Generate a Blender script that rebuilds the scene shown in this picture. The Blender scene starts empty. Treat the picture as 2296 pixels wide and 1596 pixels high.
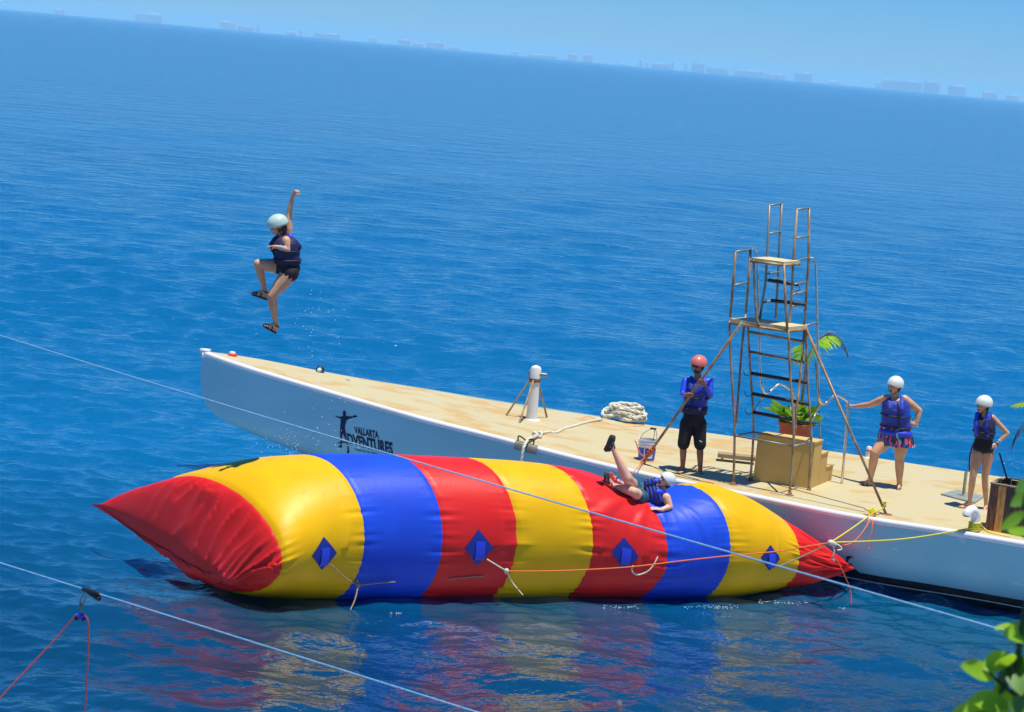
import bpy, math, random
import numpy as np
from mathutils import Vector, Matrix, Quaternion, noise
random.seed(7); rng = np.random.default_rng(7)
SC = bpy.context.scene; COL = SC.collection
R = math.radians

# ------------------------------------------------------------------ camera, sky, sun, exposure
# image measurements are in a 2295 x 1596 frame
FP, CX, CY = 4645.0, 1147.5, 798.0
PITCH, ROLL, CAMZ = R(8.25), R(5.17), 7.35
FW = Vector((0, math.cos(PITCH), -math.sin(PITCH)))
R0 = Vector((1, 0, 0)); U0 = Vector((0, math.sin(PITCH), math.cos(PITCH)))
RC = R0*math.cos(ROLL) + U0*math.sin(ROLL)
UC = U0*math.cos(ROLL) - R0*math.sin(ROLL)
CAM = Vector((0, 0, CAMZ))
cam_d = bpy.data.cameras.new('camera'); cam = bpy.data.objects.new('camera', cam_d); COL.objects.link(cam)
cam.matrix_world = Matrix(((RC.x, UC.x, -FW.x, CAM.x), (RC.y, UC.y, -FW.y, CAM.y), (RC.z, UC.z, -FW.z, CAM.z), (0, 0, 0, 1)))
cam_d.sensor_width = 36; cam_d.lens = FP/2295*36; cam_d.clip_start = 0.2; cam_d.clip_end = 60000
cam_d.dof.use_dof = True; cam_d.dof.focus_distance = 30.0; cam_d.dof.aperture_fstop = 5.2
SC.camera = cam

SUN_EL, SUN_AZ = R(79), R(76)           # azimuth measured from +Y towards +X
world = bpy.data.worlds.new('World'); SC.world = world; world.use_nodes = True
wn = world.node_tree; wn.nodes.clear()
sky = wn.nodes.new('ShaderNodeTexSky'); sky.sky_type = 'NISHITA'; sky.sun_disc = False
sky.sun_elevation = SUN_EL; sky.sun_rotation = SUN_AZ
sky.air_density = 1.0; sky.dust_density = 0.0; sky.ozone_density = 6.0; sky.altitude = 0
sat = wn.nodes.new('ShaderNodeMix'); sat.data_type = 'RGBA'; sat.blend_type = 'MULTIPLY'; sat.inputs['Factor'].default_value = 1
sat.inputs['B'].default_value = (.083, .40, .64, 1)      # strongly saturated picture: a bluer sky all over
bg = wn.nodes.new('ShaderNodeBackground'); bg.inputs['Strength'].default_value = 0.11
wo = wn.nodes.new('ShaderNodeOutputWorld')
sp_ = wn.nodes.new('ShaderNodeSeparateColor'); cb_ = wn.nodes.new('ShaderNodeCombineColor'); wn.links.new(sky.outputs[0], sp_.inputs[0])
for k_, e_ in enumerate((1.6, 1.1, 1.15)):      # clear, strongly blue tropical sky
    pw_ = wn.nodes.new('ShaderNodeMath'); pw_.operation = 'POWER'; pw_.inputs[1].default_value = e_
    wn.links.new(sp_.outputs[k_], pw_.inputs[0]); wn.links.new(pw_.outputs[0], cb_.inputs[k_])
wn.links.new(cb_.outputs[0], sat.inputs['A']); wn.links.new(sat.outputs['Result'], bg.inputs[0]); wn.links.new(bg.outputs[0], wo.inputs[0])
sun_d = bpy.data.lights.new('sun', 'SUN'); sun_d.energy = 4.2; sun_d.angle = R(0.53); sun_d.color = (1.0, 0.95, 0.85)
sun = bpy.data.objects.new('sun', sun_d); COL.objects.link(sun)
SUNV = Vector((math.sin(SUN_AZ)*math.cos(SUN_EL), math.cos(SUN_AZ)*math.cos(SUN_EL), math.sin(SUN_EL)))
SUNV = Vector((.145, -.115, .98)).normalized()      # high, from the right and a little from the viewer's side
sky.sun_rotation = math.atan2(SUNV.x, SUNV.y); sky.sun_elevation = math.asin(SUNV.z)
sun.rotation_euler = SUNV.to_track_quat('Z', 'Y').to_euler()
SC.view_settings.view_transform = 'Standard'; SC.view_settings.look = 'None'
SC.view_settings.gamma = 1; SC.view_settings.use_curve_mapping = False; SC.view_settings.exposure = 0.44

# ------------------------------------------------------------------ helpers
def ray(x, y): return FW*FP + RC*(x-CX) - UC*(y-CY)
def at(x, y, Y):                     # point at distance Y along the view axis of the bay
    d = ray(x, y); return CAM + d*(Y/d.y)
def atz(x, y, z):
    d = ray(x, y); return CAM + d*((z-CAMZ)/d.z)
def onplane(x, y, P, Q, off=Vector((0, 0, 0))):     # on the upright plane through P and Q
    n = (Q-P).cross(Vector((0, 0, 1))); d = ray(x, y); return CAM + d*(((P+off)-CAM).dot(n)/d.dot(n))
def proj(P):
    d = P-CAM; return (CX+FP*d.dot(RC)/d.dot(FW), CY-FP*d.dot(UC)/d.dot(FW))
def deck_z(X):
    return 1.12 + 0.85*(max(0.0, 2.5-X)/7.5)**1.3
def dk(x, y, h=0.0):
    z = 1.2
    for _ in range(12):
        P = atz(x, y, z+h); z = deck_z(P.x)
    return P

class MB:
    def __init__(s): s.v = []; s.f = []; s.uv = None
    def add(s, vs, fs):
        o = len(s.v); s.v.extend([tuple(v) for v in vs]); s.f.extend([tuple(i+o for i in f) for f in fs]); return s
    def box(s, c, size, M=None):
        c = Vector(c); hx, hy, hz = [q/2 for q in size]
        vs = [Vector((x*hx, y*hy, z*hz)) for x in (-1, 1) for y in (-1, 1) for z in (-1, 1)]
        if M is not None: vs = [M @ v for v in vs]
        return s.add([c+v for v in vs], [(0,1,3,2),(4,6,7,5),(0,4,5,1),(2,3,7,6),(0,2,6,4),(1,5,7,3)])
    def rings(s, rings, cap=True, closed=False):
        n = len(rings[0]); vs = [p for r in rings for p in r]; fs = []
        m = len(rings)
        for i in range(m if closed else m-1):
            a, b = i*n, ((i+1) % m)*n
            for j in range(n):
                k = (j+1) % n; fs.append((a+j, a+k, b+k, b+j))
        if cap and not closed:
            fs.append(tuple(range(n-1, -1, -1))); fs.append(tuple((m-1)*n+j for j in range(n)))
        return s.add(vs, fs)
    def tube(s, pts, r, seg=8, closed=False):
        pts = [Vector(p) for p in pts]; m = len(pts); rr = r if isinstance(r, (list, tuple)) else [r]*m
        t0 = (pts[1]-pts[0]).normalized(); up = Vector((0, 0, 1)) if abs(t0.z) < .9 else Vector((1, 0, 0))
        a = t0.cross(up).normalized(); rings = []; prev = t0
        for i, p in enumerate(pts):
            if closed: t = (pts[(i+1) % m]-pts[i-1])
            else: t = pts[min(i+1, m-1)]-pts[max(i-1, 0)]
            t = t.normalized() if t.length > 1e-9 else prev
            a = (a - t*a.dot(t)).normalized(); b = t.cross(a); prev = t
            rings.append([p+(a*math.cos(q)+b*math.sin(q))*rr[i] for q in [2*math.pi*j/seg for j in range(seg)]])
        return s.rings(rings, True, closed)
    def cap(s, p0, p1, r0, r1, seg=10):          # tapered capsule
        p0, p1 = Vector(p0), Vector(p1); d = p1-p0; L = d.length
        if L < 1e-6: return s.ell(p0, (r0, r0, r0))
        d /= L; a = d.orthogonal().normalized(); b = d.cross(a); rings = []
        prof = [(-math.cos(q)*r0, math.sin(q)*r0) for q in (0.15, .6, 1.1, 1.57)] + [(L+math.sin(q)*r1, math.cos(q)*r1) for q in (0, .47, .97, 1.42)]
        for h, rad in prof: rings.append([p0+d*h+(a*math.cos(q)+b*math.sin(q))*rad for q in [2*math.pi*j/seg for j in range(seg)]])
        return s.rings(rings)
    def chain(s, pr, seg=10):
        for (p, r), (q, t) in zip(pr, pr[1:]): s.cap(p, q, r, t, seg)
        return s
    def ell(s, c, rad, M=None, nu=14, nv=8):
        c = Vector(c); rings = []
        for i in range(nv):
            th = 0.08+(math.pi-0.16)*i/(nv-1); ring = []
            for j in range(nu):
                ph = 2*math.pi*j/nu; v = Vector((rad[0]*math.sin(th)*math.cos(ph), rad[1]*math.sin(th)*math.sin(ph), rad[2]*math.cos(th)))
                ring.append(c+(M @ v if M is not None else v))
            rings.append(ring)
        return s.rings(rings)
    def lathe(s, c, prof, seg=24, M=None, cap=True):
        c = Vector(c); rings = []
        for r, z in prof:
            rings.append([c+((M @ v) if M is not None else v) for v in [Vector((r*math.cos(q), r*math.sin(q), z)) for q in [2*math.pi*j/seg for j in range(seg)]]])
        return s.rings(rings, cap)
    def grid(s, P):                              # P[i][j] -> vectors
        n = len(P[0]); return s.add([p for r in P for p in r], [(i*n+j, i*n+j+1, (i+1)*n+j+1, (i+1)*n+j) for i in range(len(P)-1) for j in range(n-1)])
    def build(s, name, mat, parent=None, smooth=True, angle=None):
        me = bpy.data.meshes.new(name); me.from_pydata([tuple(v) for v in s.v], [], s.f); me.update()
        if smooth: me.polygons.foreach_set('use_smooth', [True]*len(me.polygons))
        if angle is not None: me.set_sharp_from_angle(angle=R(angle))
        me.materials.append(mat); o = bpy.data.objects.new(name, me); COL.objects.link(o)
        if parent is not None: put(o, parent)
        return o
def wloc(o):
    return o.location if o.parent is None else (o.matrix_parent_inverse.inverted().translation if False else o.location)
def put(o, parent):                # keep world coordinates of the mesh while parenting
    o.parent = parent
    p, T = parent, Vector((0, 0, 0))
    while p is not None:
        T = T+p.location+(p.matrix_parent_inverse.translation if p.parent is not None else Vector((0, 0, 0))); p = p.parent
    o.matrix_parent_inverse = Matrix.Translation(-T)
def empty(name, loc, label=None, cat=None, group=None):
    o = bpy.data.objects.new(name, None); o.empty_display_size = .2; COL.objects.link(o); o.location = loc
    tag(o, label, cat, group); return o
def tag(o, label=None, cat=None, group=None, kind=None):
    if label: o['label'] = label
    if cat: o['category'] = cat
    if group: o['group'] = group
    if kind: o['kind'] = kind
    return o
def remesh(o, voxel, smooth=3):
    m = o.modifiers.new('r', 'REMESH'); m.mode = 'VOXEL'; m.voxel_size = voxel; m.use_smooth_shade = True
    if smooth:
        q = o.modifiers.new('s', 'SMOOTH'); q.iterations = smooth; q.factor = .5
    bpy.context.view_layer.update(); dg = bpy.context.evaluated_depsgraph_get()
    me = bpy.data.meshes.new_from_object(o.evaluated_get(dg)); o.modifiers.clear(); o.data = me
    me.polygons.foreach_set('use_smooth', [True]*len(me.polygons)); return o
def smoothline(pts, n=8, closed=False):
    pts = [Vector(p) for p in pts]; out = []; m = len(pts)
    for i in range(m if closed else m-1):
        if closed: a, b, c, d = pts[i-1], pts[i], pts[(i+1) % m], pts[(i+2) % m]
        else: a, b, c, d = pts[max(i-1, 0)], pts[i], pts[i+1], pts[min(i+2, m-1)]
        for k in range(n):
            t = k/n; out.append(0.5*((2*b)+(c-a)*t+(2*a-5*b+4*c-d)*t*t+(3*b-a-3*c+d)*t**3))
    if not closed: out.append(pts[-1])
    return out

# ------------------------------------------------------------------ materials
def mat(name, col, rough=.5, metal=0.0, col2=None, scale=5., lo=.4, hi=.6, detail=4, bump=0., bscale=40., coat=0., spec=.5, stretch=None, sub=0., col3=None, scale3=2., lo3=.55, hi3=.7, trans=0.):
    m = bpy.data.materials.new(name); m.use_nodes = True; nt = m.node_tree; L = nt.links
    b = nt.nodes['Principled BSDF']; b.inputs['Roughness'].default_value = rough; b.inputs['Metallic'].default_value = metal
    b.inputs['Coat Weight'].default_value = coat; b.inputs['Coat Roughness'].default_value = .08; b.inputs['Specular IOR Level'].default_value = spec
    if sub: b.inputs['Subsurface Weight'].default_value = sub; b.inputs['Subsurface Scale'].default_value = .02
    b.inputs['Base Color'].default_value = (*col, 1)
    tc = nt.nodes.new('ShaderNodeTexCoord'); src = tc.outputs['Object']
    if stretch:
        mp = nt.nodes.new('ShaderNodeMapping'); mp.inputs['Scale'].default_value = stretch; L.new(src, mp.inputs[0]); src = mp.outputs[0]
    def layer(prev, c, sc, lo, hi):
        nz = nt.nodes.new('ShaderNodeTexNoise'); nz.inputs['Scale'].default_value = sc; nz.inputs['Detail'].default_value = detail; L.new(src, nz.inputs['Vector'])
        mr = nt.nodes.new('ShaderNodeMapRange'); mr.inputs['From Min'].default_value = lo; mr.inputs['From Max'].default_value = hi; L.new(nz.outputs['Fac'], mr.inputs['Value'])
        mx = nt.nodes.new('ShaderNodeMix'); mx.data_type = 'RGBA'; L.new(mr.outputs[0], mx.inputs['Factor'])
        if prev is None: mx.inputs['A'].default_value = (*col, 1)
        else: L.new(prev, mx.inputs['A'])
        mx.inputs['B'].default_value = (*c, 1); return mx.outputs['Result']
    out = None
    if col2: out = layer(None, col2, scale, lo, hi)
    if col3: out = layer(out, col3, scale3, lo3, hi3)
    if out is not None: L.new(out, b.inputs['Base Color'])
    if bump:
        nz = nt.nodes.new('ShaderNodeTexNoise'); nz.inputs['Scale'].default_value = bscale; nz.inputs['Detail'].default_value = 4; L.new(src, nz.inputs['Vector'])
        bp = nt.nodes.new('ShaderNodeBump'); bp.inputs['Strength'].default_value = 1; bp.inputs['Distance'].default_value = bump; L.new(nz.outputs['Fac'], bp.inputs['Height']); L.new(bp.outputs[0], b.inputs['Normal'])
    if trans:
        out_n = nt.nodes['Material Output']; tr = nt.nodes.new('ShaderNodeBsdfTranslucent'); ms = nt.nodes.new('ShaderNodeMixShader'); ms.inputs[0].default_value = trans
        tr.inputs[0].default_value = (*[min(1, c*1.6) for c in col], 1)
        L.new(b.outputs[0], ms.inputs[1]); L.new(tr.outputs[0], ms.inputs[2]); L.new(ms.outputs[0], out_n.inputs[0])
    return m
M = {}
M['white'] = mat('white_paint', (.78, .79, .80), .22, coat=.6, col2=(.66, .68, .66), scale=1.2, lo=.45, hi=.8)
M['gelcoat'] = mat('hull_gelcoat', (.33, .65, .70), .22, coat=.5, col2=(.28, .57, .62), scale=.7, lo=.4, hi=.75, stretch=(1, 1, 2), col3=(.66, .72, .72), scale3=3.2, lo3=.64, hi3=.74)  # white hull; blue-green shade tone of its side painted into the base colour
M['boot'] = mat('black_antifouling', (.012, .014, .016), .6, col2=(.03, .035, .03), scale=4)
M['deck'] = mat('tan_nonskid', (.50, .43, .235), .75, col2=(.49, .335, .125), scale=1.25, lo=.50, hi=.60, detail=6, bump=.004, bscale=90, stretch=(1, 1.6, 1), col3=(.48, .44, .28), scale3=2.3, lo3=.5, hi3=.66)
M['red_v'] = mat('red_vinyl', (.66, .016, .013), .42, bump=.0015, bscale=25, spec=.22, col2=(.66, .02, .02), scale=2)
M['yel_v'] = mat('yellow_vinyl', (.76, .43, .0), .42, bump=.0015, bscale=25, spec=.22, col2=(.70, .39, .0), scale=2)
M['blu_v'] = mat('blue_vinyl', (.014, .075, .62), .42, bump=.0015, bscale=25, spec=.16, col2=(.014, .065, .54), scale=2)
M['patch'] = mat('blue_patch', (.008, .022, .26), .4, coat=.2)
M['rust'] = mat('rusty_tube', (.36, .29, .17), .5, .2, col2=(.26, .14, .06), scale=6, lo=.42, hi=.6, bump=.002, bscale=80)
M['rustdark'] = mat('rust_flange', (.16, .06, .03), .8, col2=(.25, .12, .05), scale=30)
M['steel'] = mat('grey_steel', (.20, .24, .22), .4, .25, col2=(.26, .17, .09), scale=7, lo=.5, hi=.68)
M['stain'] = mat('stainless', (.70, .68, .62), .2, .9, col2=(.5, .42, .3), scale=8, lo=.5, hi=.75)
M['ply'] = mat('painted_plywood', (.68, .57, .28), .6, col2=(.58, .47, .22), scale=3, bump=.002, bscale=60, stretch=(1, 6, 1))
M['boxp'] = mat('painted_box', (.62, .41, .11), .6, col2=(.55, .36, .09), scale=2.5, lo=.35, hi=.7, bump=.002, bscale=50)
M['wood'] = mat('weathered_wood', (.36, .27, .14), .7, col2=(.26, .18, .09), scale=4, stretch=(1, 8, 8), bump=.003, bscale=20)
M['black'] = mat('black_rubber', (.012, .012, .014), .55, bump=.003, bscale=120)
M['cord'] = mat('black_cord', (.02, .02, .02), .8)
M['rope'] = mat('white_rope', (.72, .70, .58), .85, col2=(.55, .52, .38), scale=30, bump=.006, bscale=120)
M['yrope'] = mat('yellow_rope', (.75, .62, .04), .7, col2=(.5, .5, .05), scale=60, bump=.003, bscale=200)
M['orope'] = mat('orange_rope', (.78, .16, .04), .7, bump=.003, bscale=200)
M['rrope'] = mat('red_rope', (.50, .05, .03), .7, bump=.003, bscale=200)
M['brope'] = mat('blue_cable', (.12, .34, .60), .45, col2=(.30, .52, .72), scale=90, bump=.003, bscale=300)
M['frope'] = mat('frayed_line', (.38, .29, .17), .85, col2=(.25, .19, .1), scale=60)
M['terra'] = mat('terracotta', (.40, .09, .045), .7, col2=(.33, .07, .035), scale=5)
M['soil'] = mat('soil', (.05, .035, .02), .95, bump=.02, bscale=25)
M['leaf'] = mat('leaf', (.06, .17, .012), .45, col2=(.10, .24, .02), scale=6, trans=.3)
M['leaf2'] = mat('bright_leaf', (.34, .56, .02), .45, col2=(.22, .42, .02), scale=8, trans=.35)
M['dark_leaf'] = mat('dark_leaf', (.03, .09, .012), .5, trans=.2)
M['dry'] = mat('dry_frond', (.32, .28, .20), .8, col2=(.22, .18, .12), scale=10)
M['trunk'] = mat('palm_stem', (.20, .17, .09), .8, col2=(.12, .09, .05), scale=20)
M['helmet'] = mat('white_helmet', (.70, .74, .66), .3, coat=.3)
M['helmet_g'] = mat('pale_green_helmet', (.46, .62, .54), .3, coat=.3)
M['helmet_r'] = mat('red_helmet', (.72, .17, .13), .3, coat=.3)
M['vest'] = mat('blue_vest', (.012, .045, .42), .6, col2=(.009, .026, .27), scale=5, bump=.006, bscale=30)
M['vest_d'] = mat('navy_vest', (.008, .010, .07), .7, bump=.006, bscale=30)
M['vest_b'] = mat('bright_blue_panel', (.014, .045, .60), .5, bump=.004, bscale=30)
M['rash'] = mat('blue_rash_shirt', (.016, .07, .70), .5, bump=.006, bscale=25)
M['blackc'] = mat('black_cloth', (.008, .008, .010), .8, bump=.006, bscale=30)
M['strap'] = mat('black_strap', (.01, .01, .012), .6)
M['hair'] = mat('dark_hair', (.05, .022, .012), .6, bump=.006, bscale=90)
M['band'] = mat('blue_wristband', (.10, .42, .85), .5)
M['sandal'] = mat('dark_sandal', (.025, .02, .022), .6)
M['glass'] = mat('dark_lens', (.005, .005, .006), .1)
M['mouth'] = mat('mouth', (.22, .03, .025), .5)
M['eye'] = mat('eye', (.03, .02, .015), .3)
M['skin_l'] = mat('light_skin', (.76, .43, .28), .5, sub=.12, col2=(.70, .38, .24), scale=9)
M['skin_t'] = mat('tanned_skin', (.64, .35, .20), .5, sub=.1, col2=(.57, .29, .16), scale=9)
M['skin_d'] = mat('brown_skin', (.34, .15, .075), .5, sub=.08, col2=(.28, .12, .06), scale=9)
M['denim'] = mat('teal_board_shorts', (.05, .15, .20), .75, col2=(.02, .06, .10), scale=14, lo=.45, hi=.55)
M['bucket'] = mat('white_plastic', (.78, .79, .80), .3, coat=.2)
M['blabel'] = mat('blue_label', (.015, .10, .62), .4)
M['rlabel'] = mat('red_label', (.75, .10, .06), .4)
M['concrete'] = mat('grey_concrete', (.26, .29, .27), .8, col2=(.20, .23, .21), scale=8, bump=.004, bscale=40)
M['pvc'] = mat('white_pvc', (.78, .78, .74), .35)
M['postw'] = mat('white_post_paint', (.76, .76, .70), .4, col2=(.60, .55, .40), scale=5, lo=.6, hi=.75)
M['ink'] = mat('navy_decal', (.012, .010, .05), .4)
M['redplastic'] = mat('red_plastic', (.70, .04, .02), .4)
M['rock'] = mat('cliff_rock', (.24, .21, .17), .9, col2=(.14, .12, .10), scale=3, bump=.05, bscale=6)
M['brownplank'] = mat('dark_brown_plank', (.24, .085, .04), .6, col2=(.10, .035, .02), scale=5, stretch=(6, 6, 1), bump=.003, bscale=30)
M['orangeplank'] = mat('orange_plank', (.80, .38, .08), .5, col2=(.48, .18, .04), scale=5, stretch=(6, 6, 1), bump=.003, bscale=30)
M['darkplank'] = mat('blackish_plank', (.05, .03, .02), .6, col2=(.09, .05, .03), scale=5, stretch=(6, 6, 1), bump=.003, bscale=30)

# printed swimsuit fabric
def print_mat():
    m = mat('printed_swimsuit', (.02, .02, .08), .7); nt = m.node_tree; L = nt.links; b = nt.nodes['Principled BSDF']
    tc = nt.nodes.new('ShaderNodeTexCoord'); mp = nt.nodes.new('ShaderNodeMapping'); mp.inputs['Scale'].default_value = (34, 34, 11)
    v = nt.nodes.new('ShaderNodeTexVoronoi'); v.inputs['Scale'].default_value = 1.0
    sp = nt.nodes.new('ShaderNodeSeparateColor'); cr = nt.nodes.new('ShaderNodeValToRGB'); cr.color_ramp.interpolation = 'CONSTANT'
    cols = [(0, (.012, .012, .06)), (.34, (.10, .03, .30)), (.48, (.65, .06, .10)), (.60, (.03, .03, .12)), (.70, (.80, .30, .16)), (.80, (.04, .30, .32)), (.88, (.70, .45, .50)), (.94, (.02, .06, .45))]
    while len(cr.color_ramp.elements) < len(cols): cr.color_ramp.elements.new(.5)
    for e, (p, c) in zip(cr.color_ramp.elements, cols): e.position = p; e.color = (*c, 1)
    L.new(tc.outputs['Object'], mp.inputs[0]); L.new(mp.outputs[0], v.inputs['Vector']); L.new(v.outputs['Color'], sp.inputs[0]); L.new(sp.outputs[0], cr.inputs[0]); L.new(cr.outputs[0], b.inputs['Base Color'])
    return m
M['print'] = print_mat()

def water_mat():
    m = bpy.data.materials.new('sea_water'); m.use_nodes = True; nt = m.node_tree; L = nt.links; b = nt.nodes['Principled BSDF']
    b.inputs['Roughness'].default_value = .11; b.inputs['IOR'].default_value = 3.0; b.inputs['Specular IOR Level'].default_value = .5
    tc = nt.nodes.new('ShaderNodeTexCoord'); geo = nt.nodes.new('ShaderNodeNewGeometry')
    # colour: turquoise and deep blue patches of the bay
    n0 = nt.nodes.new('ShaderNodeTexNoise'); n0.inputs['Scale'].default_value = .05; n0.inputs['Detail'].default_value = 3
    mp = nt.nodes.new('ShaderNodeMapping'); mp.inputs['Scale'].default_value = (.35, 1, 1); L.new(tc.outputs['Object'], mp.inputs[0]); L.new(mp.outputs[0], n0.inputs['Vector'])
    mx = nt.nodes.new('ShaderNodeMix'); mx.data_type = 'RGBA'; L.new(n0.outputs['Fac'], mx.inputs['Factor'])
    # near water darkened: shade of bag and hull painted into the colour, azure further out
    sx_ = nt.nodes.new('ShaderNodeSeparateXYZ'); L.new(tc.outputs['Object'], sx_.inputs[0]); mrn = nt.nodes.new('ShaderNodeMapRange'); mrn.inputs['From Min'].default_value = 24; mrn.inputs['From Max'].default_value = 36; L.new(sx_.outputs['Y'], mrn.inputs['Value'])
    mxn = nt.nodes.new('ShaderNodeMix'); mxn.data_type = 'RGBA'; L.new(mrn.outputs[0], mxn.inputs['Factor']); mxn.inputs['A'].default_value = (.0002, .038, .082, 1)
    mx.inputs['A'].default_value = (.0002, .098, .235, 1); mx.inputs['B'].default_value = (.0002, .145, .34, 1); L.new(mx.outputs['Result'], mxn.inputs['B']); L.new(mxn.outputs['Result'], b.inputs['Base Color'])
    # small wavelets
    mp2 = nt.nodes.new('ShaderNodeMapping'); mp2.inputs['Scale'].default_value = (.75, 1, 1); mp2.inputs['Rotation'].default_value = (0, 0, R(-12)); L.new(tc.outputs['Object'], mp2.inputs[0])
    prev = None
    for sc, dist in ((9.0, .008), (4.2, .030), (2.2, .17), (.9, .38), (.3, .7), (.06, 1.2)):
        nz = nt.nodes.new('ShaderNodeTexNoise'); nz.inputs['Scale'].default_value = sc; nz.inputs['Detail'].default_value = 3; nz.inputs['Roughness'].default_value = .55; L.new(mp2.outputs[0], nz.inputs['Vector'])
        bp = nt.nodes.new('ShaderNodeBump'); bp.inputs['Distance'].default_value = dist
        # larger waves are real geometry near the shore; the relief takes over where the mesh gets coarse
        if sc < 4:
            ln = nt.nodes.new('ShaderNodeVectorMath'); ln.operation = 'LENGTH'; L.new(tc.outputs['Object'], ln.inputs[0])
            mr = nt.nodes.new('ShaderNodeMapRange'); mr.inputs['From Min'].default_value = {2.2: 20, .9: 40, .3: 75, .06: 250}[sc]; mr.inputs['From Max'].default_value = {2.2: 48, .9: 85, .3: 170, .06: 600}[sc]
            L.new(ln.outputs['Value'], mr.inputs['Value']); L.new(mr.outputs[0], bp.inputs['Strength'])
        L.new(nz.outputs['Fac'], bp.inputs['Height'])
        if prev: L.new(prev, bp.inputs['Normal'])
        prev = bp.outputs[0]
    L.new(prev, b.inputs['Normal'])
    return m
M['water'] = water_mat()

# ------------------------------------------------------------------ sea: one sheet, wave relief refined near the shore
def build_sea():
    f = list(np.linspace(-.262, .262, 800)); step = f[1]-f[0]; c = []; a = f[-1]; st = step
    while a < math.pi-.02: st *= 1.12; a += min(st, .12); c.append(a)
    phi = np.array([-x for x in c[::-1]]+f+c)
    rho = [0.8, 3, 6, 9, 12, 15, 17.5]; r = 18.5
    while r < 20000:
        rho.append(r); r += min(max(.028, r*r*1.0/15236), r*.06)
    rho = np.array(rho+[20000.]); P, Q = np.meshgrid(phi, rho)
    X = Q*np.sin(P); Y = Q*np.cos(P); Z = np.zeros_like(X); DX = np.zeros_like(X); DY = np.zeros_like(X)
    dr = np.gradient(rho)[:, None]; g = np.random.default_rng(3)
    n = 88
    lam = np.exp(np.linspace(math.log(.16), math.log(6.5), n))*g.uniform(.92, 1.08, n)
    # patches of calmer and choppier water
    patch = 1+.35*np.sin(X*.21+1.3*np.sin(Y*.13))*np.sin(Y*.17+1.1)+.25*np.sin(X*.07-Y*.05)
    lee = 1-.62*np.exp(-((Y-23.5)/4.5)**2)*np.clip((X+7.5)/3, 0, 1)      # smoother water in the lee of the bag and hull
    for i in range(n):
        th = R(-97)+g.normal(0, .78); k = 2*math.pi/lam[i]
        slope = .033*(1.6 if .25 < lam[i] < 1.3 else .75 if lam[i] < 2.2 else .32); a_ = slope/k*1.0
        fade = np.clip((lam[i]/dr-2.5)/3, 0, 1)
        if fade.max() <= 0: continue
        arg = k*(X*math.cos(th)+Y*math.sin(th))+g.uniform(0, 6.28)
        amp = a_*fade*(patch*(lee if lam[i] < 1.1 else 1) if lam[i] < 2 else 1); Z += amp*np.sin(arg)
        DX -= .8*amp*math.cos(th)*np.cos(arg)*-1; DY -= .8*amp*math.sin(th)*np.cos(arg)*-1
    V = np.stack([X+DX, Y+DY, Z], -1).reshape(-1, 3).astype(np.float32)
    nr, nc = X.shape; i, j = np.meshgrid(np.arange(nr-1), np.arange(nc-1), indexing='ij'); a0 = (i*nc+j).ravel()
    F = np.stack([a0, a0+nc, a0+nc+1, a0+1], -1)
    # close the seam behind and the centre
    s0 = np.arange(nr-1)*nc; F2 = np.stack([s0+nc-1, s0+2*nc-1, s0+nc, s0], -1); F = np.concatenate([F, F2]).astype(np.int32)
    me = bpy.data.meshes.new('sea'); me.vertices.add(len(V)); me.vertices.foreach_set('co', V.ravel())
    me.loops.add(F.size); me.loops.foreach_set('vertex_index', F.ravel()); me.polygons.add(len(F)); me.polygons.foreach_set('loop_start', np.arange(0, F.size, 4, dtype=np.int32))
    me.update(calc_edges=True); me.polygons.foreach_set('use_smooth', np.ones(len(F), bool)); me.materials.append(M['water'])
    if me.polygons[0].normal.z < 0: me.flip_normals()
    o = bpy.data.objects.new('sea', me); COL.objects.link(o); tag(o, 'rippled deep blue sea water of the bay', kind='structure'); return o
build_sea()

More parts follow.
